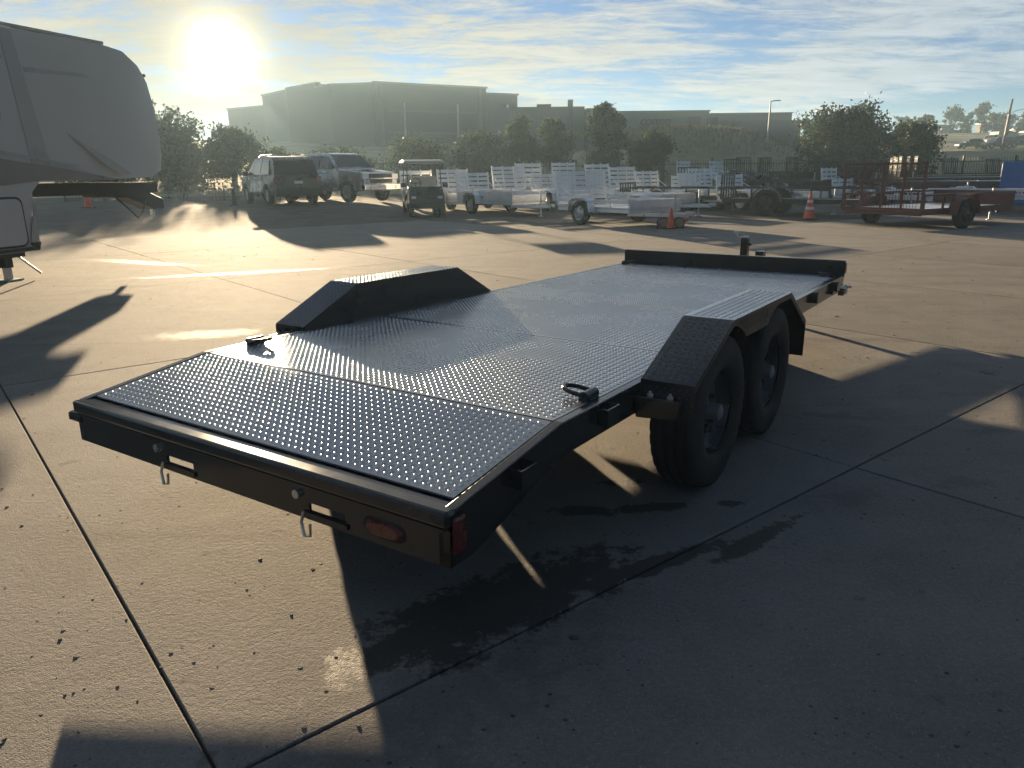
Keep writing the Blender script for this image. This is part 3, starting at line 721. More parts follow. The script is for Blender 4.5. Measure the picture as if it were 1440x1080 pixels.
for k, (z, zf, lb) in enumerate(((6.35, 9.55, 'topmost overhead wire between the two utility poles'), (5.65, 8.9, 'middle overhead wire between the two utility poles'), (4.7, 7.95, 'lowest overhead wire between the two utility poles'))):
    pts = []
    for i in range(13):
        t = i / 12; a, b_ = Vector((75.8, 120, z*1.35-.1)), Vector((57.6, 150, zf))
        q = a.lerp(b_, t); q.z -= 0.9 * 4 * t * (1 - t) * 0.5; pts.append(q)
    e = pts[0] + Vector((40, -30, 0.8)); pts = [e] + pts + [Vector((20, 260, zf + 2.5))]
    w = MB().tube(pts, 0.018, 5).build('overhead_wire', M['trim'])
    tag(w, lb, 'wire', 'overhead wires')

# construction-mesh barrier and iron fence behind the parked row
def mesh_fence(label, x0, y0, x1, y1, h, step, n_posts, group):
    c = Vector(((x0+x1)/2, (y0+y1)/2, 0)); zc = ground_z(c.x, c.y)
    t = thing('mesh_fence', label, 'fence', (c.x, c.y, zc), 0, group)
    a, b_ = Vector((x0, y0, 0)) - c, Vector((x1, y1, 0)) - c; L = (b_-a).length; d = (b_-a)/L
    mb = MB()
    for i in range(int(L/step)+1):
        p = a + d*i*step; mb.bar((p.x, p.y, 0.02), (p.x, p.y, h), 0.012, 0.012)
    for k in range(int(h/step)+1):
        mb.bar((a.x, a.y, 0.03 + k*step), (b_.x, b_.y, 0.03 + k*step), 0.012, 0.012)
    o = mb.build('mesh', M['steel_black'], t, fix=False); tag(o, kind='stuff')
    for i in range(n_posts):
        p = a + d*L*i/(n_posts-1); mb = MB(); mb.cyl((p.x, p.y+0.04, 0), (p.x, p.y+0.04, h+0.05), 0.03, n=8); mb.build('post', M['steel_black'], t, 60)
    return t
mesh_fence('low black mesh fence along the yard edge left of the suv', -20.5, 35.5, -9.0, 34.2, 0.75, 0.15, 7, None)

def iron_fence(label, x0, y0, x1, y1, h):
    c = Vector(((x0+x1)/2, (y0+y1)/2, 0)); zc = max(ground_z(c.x, c.y), -0.02)
    t = thing('iron_fence', label, 'fence', (c.x, c.y, zc), 0, 'iron picket fence behind the trailers')
    a, b_ = Vector((x0, y0, 0)) - c, Vector((x1, y1, 0)) - c; L = (b_-a).length; d = (b_-a)/L
    mb = MB(); n = int(L/0.16)
    for i in range(n):
        p = a + d*(i+.5)*L/n; mb.bar((p.x, p.y, 0.1), (p.x, p.y, h), 0.02, 0.02)
    o = mb.build('pickets', M['steel_black'], t, fix=False); tag(o, kind='stuff')
    for z in (0.2, h-0.22):
        mb = MB(); mb.bar((a.x, a.y, z), (b_.x, b_.y, z), 0.035, 0.045); mb.build('rail', M['steel_black'], t)
    for i in range(5):
        p = a + d*L*i/4; mb = MB(); mb.box(p.x-.045, p.x+.045, p.y-.03, p.y+.06, -.1, h+.1); mb.build('post', M['steel_black'], t)
for x0, x1, lb in ((-14, -2.5, 'behind the pickup and golf cart'), (-2.4, 9, 'behind the rows of silver trailers'), (9.1, 20.5, 'behind the stacked black trailers'), (20.6, 33, 'behind the red trailer')):
    iron_fence('dark iron picket fence ' + lb, x0, 46, x1, 46, 1.9)
# ------------------------------------------------------------------ the black car hauler trailer (local: X right, Y forward, origin under the rear bumper)
hauler = thing('car_hauler_trailer', 'black tandem-axle car hauler trailer with diamond-plate deck in the foreground', 'trailer', (-1.0285, 2.537, 0.0227), -0.5941, None, -0.0108)

CELL = 0.0325
def tread(name, parent, o, ux, uy, lx, ly, matn, keep=None, margin=0.010):
    """raised lugs of diamond plate: two crossed sets, real relief, one mesh"""
    o, ux, uy = Vector(o), Vector(ux).normalized(), Vector(uy).normalized(); uz = ux.cross(uy)
    base = []; L, Wd, Hh = 0.0124, 0.0037, 0.0024
    ring = [(-L, 0, 0), (-L*.55, -Wd*.85, 0), (0, -Wd, 0), (L*.55, -Wd*.85, 0), (L, 0, 0), (L*.55, Wd*.85, 0), (0, Wd, 0), (-L*.55, Wd*.85, 0)]
    top = [(-L*.62, 0, Hh*.8), (0, 0, Hh), (L*.62, 0, Hh*.8)]
    lug = np.array(ring + top)
    faces = [(0,1,8),(1,2,9,8),(2,3,10,9),(3,4,10),(4,5,10),(5,6,9,10),(6,7,8,9),(7,0,8)]
    pts = []
    nxc, nyc = int(lx / CELL) + 2, int(ly / CELL) + 2
    for i in range(nxc):
        for j in range(nyc):
            for k, (dx, dy, an) in enumerate(((.25, .25, 45), (.75, .75, -45))):
                x, y = (i + dx) * CELL * 1.0, (j + dy) * CELL * 1.0
                if margin < x < lx - margin and margin < y < ly - margin and (keep is None or keep(x, y)):
                    pts.append((x, y, an))
    if not pts: return None
    A = np.array(pts); n = len(A); c, s = np.cos(np.radians(A[:, 2])), np.sin(np.radians(A[:, 2]))
    X = A[:, 0:1] + c[:, None]*lug[None, :, 0] - s[:, None]*lug[None, :, 1]
    Y = A[:, 1:2] + s[:, None]*lug[None, :, 0] + c[:, None]*lug[None, :, 1]
    Z = np.repeat(lug[None, :, 2], n, 0)
    co = np.array(o)[None, None] + X[..., None]*np.array(ux) + Y[..., None]*np.array(uy) + Z[..., None]*np.array(uz)
    m = len(lug); lv = []; ls = []; lt = []
    fl = [v for f in faces for v in f]; nl = len(fl)
    loops = (np.arange(n)[:, None]*m + np.array(fl)[None]).ravel()
    tot = np.tile([len(f) for f in faces], n); start = np.concatenate([[0], np.cumsum(tot)[:-1]])
    me = bpy.data.meshes.new(name)
    me.vertices.add(n*m); me.vertices.foreach_set('co', co.ravel())
    me.loops.add(len(loops)); me.loops.foreach_set('vertex_index', loops)
    me.polygons.add(len(tot)); me.polygons.foreach_set('loop_start', start); me.polygons.foreach_set('loop_total', tot)
    me.polygons.foreach_set('use_smooth', [True]*len(tot))
    me.materials.append(M[matn]); me.update(calc_edges=True)
    return tag(link(name, me, parent), kind='stuff')

HW, DZ, RZ, Y1, SP, YF = 1.035, 0.547, 0.456, 0.616, 1.223, 5.42
PE = 0.99
# deck plates with open seams
seams = [Y1, Y1+SP, Y1+2*SP, Y1+3*SP, YF]
for k in range(4):
    y0, y1 = seams[k] + 0.006, seams[k+1] - 0.006
    mb = MB(); mb.box(-PE, PE, y0, y1, DZ-0.006, DZ); p = mb.build('deck_plate', M['deck_paint'], hauler)
    tread('tread', p, (-PE, y0, DZ), (1,0,0), (0,1,0), 2*PE, y1-y0, 'tread_lug')
a = Vector((0, Y1-0.003, DZ-0.001)); b = Vector((0, 0.052, RZ+0.008)); d = (a-b)
mb = MB(); mb.prism([(b.y, b.z), (a.y, a.z), (a.y, a.z-0.006), (b.y, b.z-0.006)], 'x', -PE, PE); p = mb.build('dovetail_plate', M['deck_paint'], hauler)
tread('tread', p, (-PE, b.y, b.z), (1,0,0), tuple(d), 2*PE, d.length, 'tread_lug')
# seam backing strips (cross channels) under the deck
mb = MB()
for y in [0.35] + list(np.arange(0.62, 5.45, 0.406)):
    z1 = DZ - 0.008 if y > Y1 - 0.01 else RZ + 0.008 + (y-0.052)*0.15 - 0.02
    mb.box(-0.985, 0.985, y-0.03, y+0.03, z1-0.075, z1)
mb.build('crossmember', M['black_paint'], hauler)
# side rails: 5 inch channel, bent down at the dovetail
for s in (-1, 1):
    xi, xo = sorted((s*0.996, s*HW))
    mb = MB(); mb.prism([(0.0, RZ), (Y1, DZ+0.002), (YF+0.045, DZ+0.002), (YF+0.045, DZ-0.125), (Y1-0.02, DZ-0.125), (0.0, RZ-0.125)], 'x', xi, xo)
    rail = mb.build('side_rail', M['black_paint'], hauler, bevel=0.004)
    mb = MB(); mb.prism([(0.05, RZ-0.125), (Y1-.02, DZ-0.128), (YF, DZ-0.128), (YF, DZ-0.12), (Y1-.02, DZ-0.12), (0.05, RZ-0.117)], 'x', *(sorted((s*0.93, s*0.998)))); mb.build('lower_flange', M['black_paint'], rail)
# longitudinal main beams and tongue
for s in (-1, 1):
    mb = MB(); mb.prism([(0.6, 0.305), (5.4, 0.305), (5.4, 0.46), (0.6, 0.46)], 'x', s*0.80-0.03, s*0.80+0.03); mb.build('main_beam', M['black_paint'], hauler)
    mb = MB(); mb.bar((s*0.75, 5.0, 0.43), (s*0.05, 6.75, 0.43), 0.07, 0.12); mb.build('tongue_beam', M['black_paint'], hauler, bevel=0.004)
mb = MB(); mb.box(-0.05, 0.05, 6.6, 6.95, 0.44, 0.52); mb.cyl((0, 6.98, 0.44), (0, 6.98, 0.53), 0.055, n=14); mb.build('coupler', M['black_paint'], hauler, 60, 0.006)
# rear bumper: top rail, ledge, lower fascia with two ramp slots
mb = MB(); mb.box(-HW, HW, -0.035, 0.048, RZ-0.053, RZ); bump = mb.build('rear_bumper', M['black_paint'], hauler, bevel=0.012)
mb = MB(); mb.box(-1.075, HW-0.02, -0.030, 0.0, RZ-0.064, RZ-0.0555); mb.build('ledge', M['black_paint'], bump)
mb = MB(); mb.box(-1.10, -1.0, -0.026, -0.010, RZ-0.098, RZ-0.066); mb.build('end_tab', M['black_paint'], bump, bevel=0.002)
zl, zh = 0.276, RZ-0.066
mb = MB(); sl = [(-0.375, -0.205), (0.435, 0.605)]
mb.box(-1.0, sl[0][0], -0.020, -0.010, zl, zh); mb.box(sl[0][1], sl[1][0], -0.020, -0.010, zl, zh); mb.box(sl[1][1], HW-0.005, -0.020, -0.010, zl, zh)
for x0, x1 in sl:
    mb.box(x0, x1, -0.020, -0.010, zl+0.062, zh); mb.box(x0, x1, -0.020, -0.010, zl, zl+0.032)
mb.build('fascia', M['black_paint'], hauler)
for s in (-1, 1):
    mb = MB(); mb.prism([(-0.02, RZ-0.06), (0.55, DZ-0.14), (0.10, 0.276), (-0.02, 0.276)], 'x', *sorted((s*(HW-0.045), s*(HW-0.005)))); mb.build('corner_gusset', M['black_paint'], hauler)
for x0, x1 in sl:
    mb = MB(); mb.cyl((x0-0.05, -0.019, zl+0.085), (x0-0.05, -0.034, zl+0.085), 0.016, n=12); mb.build('latch_pivot', M['zinc'], hauler, 60)
    mb = MB(); mb.tube([(x0-0.02, -0.028, zl+0.03), (x0-0.03, -0.034, zl-0.01), (x0-0.012, -0.040, zl-0.055), (x0+0.012, -0.036, zl-0.05), (x0+0.008, -0.03, zl-0.01)], 0.0055, 6); mb.build('latch_pin', M['zinc'], hauler, 60)
    mb = MB(); mb.box(x0-0.03, x1+0.01, -0.027, -0.021, zl+0.012, zl+0.028); mb.build('latch_bar', M['black_paint'], hauler)
    xc = (x0+x1)/2
    # stowed ramp on its rack under the tail
    mb = MB()
    for e in (-0.15, 0.15): mb.box(xc+e-0.02, xc+e+0.02, 0.04, 1.55, zl+0.065, zl+0.115)
    for yy in np.arange(0.10, 1.55, 0.16): mb.box(xc-0.13, xc+0.13, yy, yy+0.03, zl+0.075, zl+0.105)
    mb.build('stowed_ramp', M['black_paint'], hauler)
def oval(x, y, z, a, b_, h, n=20):
    mb = MB(); ring = []
    for q in range(n):
        t = 2*math.pi*q/n; cx = math.copysign(abs(math.cos(t))**0.7, math.cos(t)); cz = math.copysign(abs(math.sin(t))**0.7, math.sin(t))
        ring.append((cx, cz))
    vs = [(x+u*a, y, z+w*b_) for u, w in ring] + [(x+u*a*0.8, y-h, z+w*b_*0.75) for u, w in ring]
    mb.add(vs, [tuple(range(n-1,-1,-1)), tuple(range(n, 2*n))] + [(i, (i+1)%n, n+(i+1)%n, n+i) for i in range(n)])
    return mb
l = oval(0.775, -0.0205, 0.333, 0.080, 0.027, 0.014).build('tail_light', M['red_lens'], hauler, 40)
mb = MB(); mb.lathe([(0.5, 0), (0.5, 1)], 4); l2 = oval(0.775, -0.0200, 0.333, 0.090, 0.035, 0.004).build('grommet', M['rubber'], l, 40)
mb = MB(); mb.box(HW-0.004, HW+0.010, -0.012, 0.042, 0.318, 0.430); l = mb.build('side_marker', M['red_lens'], hauler, bevel=0.006)
l['label'] = 'rectangular red reflector on the rear right corner'
mb = MB(); mb.box(-0.992, 0.992, 0.03, 0.12, RZ-0.050, RZ-0.004); mb.build('rear_cross_tube', M['black_paint'], hauler)
mb = MB(); mb.prism([(0.15, 0.200), (1.15, 0.337), (1.15, 0.44), (0.15, 0.36)], 'x', -0.985, -0.975); mb.build('shadow_plate', M['black_paint'], hauler)  # unseen plate added under the left rail to cast a low shadow
# D-rings on the deck edge, stake pockets on the rails
def ringobj(x, y, z, s):
    mb = MB(); pts = []
    for q in range(17):
        t = math.pi * (0.5 + 1.0*q/16)
        pts.append((x - s*0.035 + s*0.052*math.cos(t)*1.15, y + 0.042*math.sin(t), z + 0.026 + 0.010*math.cos(t)*-1))
    pts = [(x + s*0.01, y + 0.042, z + 0.02)] + pts + [(x + s*0.01, y - 0.042, z + 0.02)]
    mb.tube(pts, 0.0095, 8); r = mb.build('d_ring', M['black_paint'], hauler, 60)
    mb = MB(); mb.cyl((x + s*0.012, y - 0.045, z + 0.017), (x + s*0.012, y + 0.045, z + 0.017), 0.021, n=12); mb.box(x + s*0.012 - 0.022, x + s*0.012 + 0.022, y - 0.042, y + 0.042, z, z + 0.018)
    mb.build('ring_bracket', M['black_paint'], r, 40)
ringobj(0.955, 0.93, DZ, 1); ringobj(-0.955, 0.88, DZ, -1); ringobj(0.955, 5.30, DZ, 1); ringobj(-0.955, 5.30, DZ, -1)
def pocket(s, y, z, slope=0):
    mb = MB(); w, p, h, t = 0.050, 0.040, 0.065, 0.005; x0 = s*(HW+0.001)
    mb.box(*sorted((x0, x0+s*p)), y-w, y-w+t, z-h, z); mb.box(*sorted((x0, x0+s*p)), y+w-t, y+w, z-h, z); mb.box(*sorted((x0+s*(p-t), x0+s*p)), y-w+t, y+w-t, z-h, z)
    mb.build('stake_pocket', M['black_paint'], hauler)
pocket(1, 0.34, 0.485); pocket(1, 0.93, 0.530); pocket(-1, 0.45, 0.50); pocket(-1, 0.98, 0.53); pocket(1, 4.35, 0.53); pocket(1, 5.05, 0.53); pocket(-1, 4.4, 0.53)
mb = MB(); mb.box(HW+0.002, HW+0.03, 4.9, 5.45, 0.455, 0.475); mb.build('rub_rail', M['black_paint'], hauler)
mb = MB(); mb.box(HW+0.002, HW+0.05, 5.25, 5.42, 0.40, 0.46); mb.build('light_guard', M['black_paint'], hauler, bevel=0.004)
mb = MB(); mb.cyl((HW+0.05, 5.33, 0.47), (HW+0.09, 5.33, 0.47), 0.012, n=10); mb.cyl((HW+0.05, 5.33, 0.43), (HW+0.058, 5.33, 0.43), 0.018, n=12); mb.build('side_bolt', M['zinc'], hauler, 60)

# drive-over fenders
FY = (1.26, 1.7055, 2.688, 3.09); FT = 0.764; FB = 0.5635; FX0, FX1 = HW+0.001, 1.27
YA, YB, TR = 1.665, 2.50, 0.350
for s in (-1, 1):
    fe = bpy.data.objects.new('fender', None); COL.objects.link(fe); fe.parent = hauler
    lx = FX1 - FX0; ox = FX0 if s > 0 else -FX1
    def plate(name, ya, za, yb, zb, t=True):
        mb = MB(); n = Vector((0, -(zb-za), yb-ya)).normalized()*0.005
        mb.prism([(ya, za), (yb, zb), (yb-n.y, zb-n.z), (ya-n.y, za-n.z)], 'x', ox, ox+lx)
        o = mb.build(name, M['deck_paint' if abs(zb-za) < 0.01 else 'black_paint'], fe)  # slopes take a darker paint than the flat top, standing in for shade
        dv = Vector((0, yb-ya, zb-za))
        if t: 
            tr = tread('tread', fe, (ox, ya, za), (1,0,0), tuple(dv), lx, dv.length, 'tread_lug' if abs(zb-za) < 0.01 else 'tread_lug_shaded', margin=0.012)
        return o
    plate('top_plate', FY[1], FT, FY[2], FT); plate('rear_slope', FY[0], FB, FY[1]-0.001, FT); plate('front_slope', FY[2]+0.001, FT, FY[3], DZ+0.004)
    plate('rear_drop', FY[0]-0.004, 0.43, FY[0]-0.003, FB-0.002); 
    mb = MB(); mb.box(ox, ox+lx, FY[3]+0.001, FY[3]+0.006, 0.33, DZ); mb.build('front_drop', M['black_paint'], fe)
    # inner side panel
    xi = sorted((s*HW-0.0005*s, s*(HW+0.004)))
    mb = MB(); mb.prism([(FY[0], 0.45), (FY[0], FB-.001), (FY[1], FT-.001), (FY[2], FT-.001), (FY[3], DZ+.003), (FY[3], 0.45)], 'x', *xi); mb.build('inner_panel', M['black_paint'], fe)
    # outer skirt with wheel openings
    def outer(y):
        if y < FY[1]: return FB + (FT-FB)*(y-FY[0])/(FY[1]-FY[0])
        if y < FY[2]: return FT
        return FT + (DZ-FT)*(y-FY[2])/(FY[3]-FY[2])
    yy = list(np.linspace(FY[0], FY[3], 80)); lo = []
    for y in yy:
        zi = outer(y) - 0.030
        if YA < y < YB:
            arc = []
            for c in (YA, YB):
                q = 0.395**2 - (y-c)**2; arc.append(0.345 + math.sqrt(q) if q > 0 else 0)
            zi = min(zi, max(0.655, *arc))
        lo.append(zi)
    xo = sorted((s*FX1, s*(FX1-0.005)))
    mb = MB(); poly = [(y, outer(y)-0.0005) for y in yy] + [(y, z) for y, z in reversed(list(zip(yy, lo)))]
    k = len(yy); vs = []; fs = []
    for x in xo: vs += [(x, y, outer(y)-0.0005) for y in yy] + [(x, y, z) for y, z in zip(yy, lo)]
    for side in (0, 2*k):
        fs += [(side+i, side+i+1, side+k+i+1, side+k+i) for i in range(k-1)]
    fs += [(i, i+1, 2*k+i+1, 2*k+i) for i in range(k-1)] + [(k+i, k+i+1, 3*k+i+1, 3*k+i) for i in range(k-1)]
    mb.add(vs, fs); sk = mb.build('skirt', M['fender_skirt'], fe)
    if s > 0:
        tread('tread', sk, (FX1+0.0003, 1.72, 0.668), (0,1,0), (0,0,1), 0.95, 0.092, 'fender_skirt', keep=lambda x, y: 0.668 + y - 0.016 > float(np.interp(1.72 + x, yy, lo)) and abs(1.72 + x - 2.22) > 0.035, margin=0.014)
        # stylised emblem
        mb = MB(); cx, cz = 2.222, 0.672
        def q(pts): mb.prism([(cx+u*0.9, cz+w*0.9) for u, w in pts], 'x', FX1+0.0012, FX1+0.003)
        q([(-0.028, 0.0), (-0.012, 0.0), (-0.006, 0.018), (-0.020, 0.022)]); q([(-0.018, 0.026), (-0.004, 0.022), (0.010, 0.078), (0.000, 0.078)])
        q([(0.0, 0.030), (0.020, 0.030), (0.024, 0.042), (0.004, 0.040)]); q([(0.008, 0.048), (0.026, 0.046), (0.022, 0.058), (0.010, 0.058)])
        mb.build('emblem', M['decal_black'], sk)
    # rear mounting bracket with two bolts
    mb = MB(); mb.prism([(ox, 0.505), (ox+lx-0.03*(s > 0), 0.505), (ox+lx-0.05*(s > 0), 0.425), (ox+0.01, 0.415)], 'y', FY[0]-0.065, FY[0]-0.006); br = mb.build('bracket', M['black_paint'], fe, bevel=0.003)
    for u in (0.25, 0.62):
        x = ox + lx*u; mb = MB(); mb.cyl((x, FY[0]-0.035, 0.506), (x, FY[0]-0.035, 0.516), 0.014, n=6); mb.cyl((x, FY[0]-0.035, 0.516), (x, FY[0]-0.035, 0.526), 0.007, n=8); mb.build('bolt', M['zinc'], br)
    mb = MB(); mb.box(ox, ox+lx-0.02, FY[3]+0.008, FY[3]+0.06, 0.44, 0.52); mb.build('front_bracket', M['black_paint'], fe, bevel=0.003)

# wheels: tyre with ribs and sidewall steps, black steel rim with hand holes, hub and lug nuts
def tyre_mesh(D=0.700, w=0.215, rim=0.195, n=56):
    r = D/2; h = w/2
    half = [(rim, h*0.78), (rim+0.012, h*0.90), (rim+0.04, h*1.0), (rim+0.075, h*1.03), (r-0.045, h*0.99), (r-0.028, h*0.96), (r-0.024, h*0.955), (r-0.012, h*0.90), (r-0.004, h*0.82)]
    g = 0.009
    tr = []
    for c in (0.62, 0.22): tr += [(r-0.001, h*(c+0.07)), (r-g, h*(c+0.05)), (r-g, h*(c-0.05)), (r-0.0005, h*(c-0.07))]
    prof = [(a, -b_) for a, b_ in half] + [(a, -b_) for a, b_ in tr] + [(a, b_) for a, b_ in reversed(tr)] + [(a, b_) for a, b_ in reversed(half)]
    n = 128; mb = MB(); mb.lathe(prof, n); m = len(prof)
    sh = [k for k, (a, b_) in enumerate(prof) if r-0.030 < a < r-0.003 and abs(b_) > h*0.80] + [k for k, (a, b_) in enumerate(prof) if a > r-0.003 and abs(b_) > h*0.60]
    for i in range(n):
        if i % 4 == 0:
            for k in sh:
                v = mb.v[i*m+k]; q = 1 - 0.007/math.hypot(v[1], v[2]); mb.v[i*m+k] = (v[0]*0.985, v[1]*q, v[2]*q)
    return mb.mesh('tyre', M['rubber'], 40)
def rim_mesh(s, rim=0.200, w=0.215):
    h = w/2*0.80
    prof = [(rim+0.010, h), (rim+0.012, h-0.006), (rim-0.006, h-0.010), (rim-0.014, h-0.03), (rim-0.020, h-0.045), (rim-0.040, h-0.060), (rim-0.052, h-0.066), (rim-0.062, h-0.058), (0.105, h-0.046), (0.075, h-0.050), (0.058, h-0.052), (0.0, h-0.052)]
    mb = MB(); mb.lathe([(a, s*b_) for a, b_ in prof], 40); return mb.mesh('rim', M['rim_black'], 35)
TY = tyre_mesh(); RM = {1: rim_mesh(1), -1: rim_mesh(-1)}
for s in (-1, 1):
    for y in (YA, YB):
        t = link('wheel', TY, hauler, loc=(s*1.152, y, TR - 0.0227 + 0.0108*y)); t.rotation_euler = (random.uniform(0, 3), 0, 0)
        r_ = link('rim', RM[s], t)
        h = 0.086*s
        mb = MB(); mb.cyl((h-0.052*s, 0, 0), (h+0.012*s, 0, 0), 0.040, 0.036, 20); mb.cyl((h+0.012*s, 0, 0), (h+0.018*s, 0, 0), 0.034, 0.026, 20); mb.build('hub_cap', M['decal_grey'], t, 40)
        for q in range(6):
            aa = 2*math.pi*q/6; mb = MB(); p0 = Vector((h-0.052*s, 0.070*math.cos(aa), 0.070*math.sin(aa)))
            mb.cyl(p0, p0+Vector((0.022*s, 0, 0)), 0.011, 0.009, 6); mb.build('lug_nut', M['zinc'] if q == 2 else M['rim_black'], t)
        for q in range(8):
            aa = 2*math.pi*(q+.5)/8; mb = MB(); p0 = Vector((h-0.0485*s, 0.122*math.cos(aa), 0.122*math.sin(aa)))
            mb.cyl(p0, p0+Vector((0.0025*s, 0, 0)), 0.020, n=14); mb.build('hand_hole', M['decal_black'], t)
for y in (YA, YB):
    z = TR - 0.0227 + 0.0108*y
    mb = MB(); mb.cyl((-1.05, y, z), (1.05, y, z), 0.038, n=12); mb.build('axle', M['black_paint'], hauler, 60)
    for s in (-1, 1):
        mb = MB(); mb.tube([(s*0.95, y-0.33, 0.40), (s*0.95, y, z-0.05), (s*0.95, y+0.33, 0.40)], 0.022, 6); mb.build('leaf_spring', M['black_paint'], hauler, 60)
# front bulkhead rail, jack, winch box
mb = MB(); mb.box(-HW-0.005, HW+0.005, YF+0.002, YF+0.055, DZ-0.02, DZ+0.130); hd = mb.build('front_rail', M['black_paint'], hauler, bevel=0.010)
mb = MB(); mb.box(HW+0.006, HW+0.014, YF+0.008, YF+0.048, DZ+0.02, DZ+0.11); mb.build('front_marker', M['red_lens'], hd)
jx, jy = -0.03, 6.08
mb = MB(); mb.box(jx-0.036, jx+0.036, jy-0.036, jy+0.036, 0.30, 0.785); jk = mb.build('jack', M['black_paint'], hauler, bevel=0.005)
mb = MB(); mb.tube([(jx+0.01, jy, 0.792), (jx-0.05, jy-0.02, 0.795), (jx-0.075, jy-0.02, 0.80), (jx-0.078, jy-0.02, 0.835)], 0.006, 8); mb.cyl((jx-0.11, jy-0.02, 0.842), (jx-0.055, jy-0.02, 0.846), 0.012, n=8); mb.build('crank', M['zinc'], jk, 60)
mb = MB(); mb.box(jx-0.02, jx+0.03, jy-0.02, jy+0.02, 0.785, 0.805); mb.build('cap', M['zinc'], jk, bevel=0.004)
mb = MB(); mb.cyl((jx+0.036, jy, 0.73), (jx+0.062, jy, 0.72), 0.012, n=8); mb.build('pin', M['black_paint'], jk, 60)
mb = MB(); mb.box(jx-0.028, jx+0.028, jy-0.028, jy+0.028, 0.06, 0.32); mb.box(jx-0.07, jx+0.07, jy-0.07, jy+0.07, 0.045, 0.06); mb.build('inner_leg', M['galv'], jk)
mb = MB(); mb.box(jx+0.12, jx+0.20, jy-0.05, jy+0.05, 0.48, 0.665); bx = mb.build('winch_box', M['black_paint'], hauler, bevel=0.006)
# ------------------------------------------------------------------ generic wheel for the background vehicles (axis along X)
_wcache = {}
def wheel(parent, x, y, D, w, s, rimmat='rim_silver', zc=None):
    key = (D, w, s, rimmat)
    if key not in _wcache:
        r, h, q = D/2, w/2, D*0.31
        mb = MB(); mb.lathe([(q, -h*.8), (q+.03, -h), (r-.03, -h), (r, -h*.75), (r, h*.75), (r-.03, h), (q+.03, h), (q, h*.8)], 28); ty = mb.mesh('wheel', M['rubber'], 40)
        mb = MB(); mb.lathe([(q+.005, s*h*.82), (q-.02, s*h*.6), (q-.03, s*h*.35), (q*.5, s*h*.55), (q*.3, s*h*.75), (0, s*h*.75)], 24)
        for k in range(5):
            a = 2*math.pi*k/5; d = Vector((0, math.cos(a), math.sin(a))); mb.bar(d*q*.3 + Vector((s*h*.66, 0, 0)), d*(q-.01) + Vector((s*h*.66, 0, 0)), q*.22, .02, (1, 0, 0))
        _wcache[key] = (ty, mb.mesh('rim', M[rimmat], 40))
    ty, rm = _wcache[key]
    t = link('wheel', ty, parent, loc=(x, y, D/2 if zc is None else zc)); link('rim', rm, t)
    return t

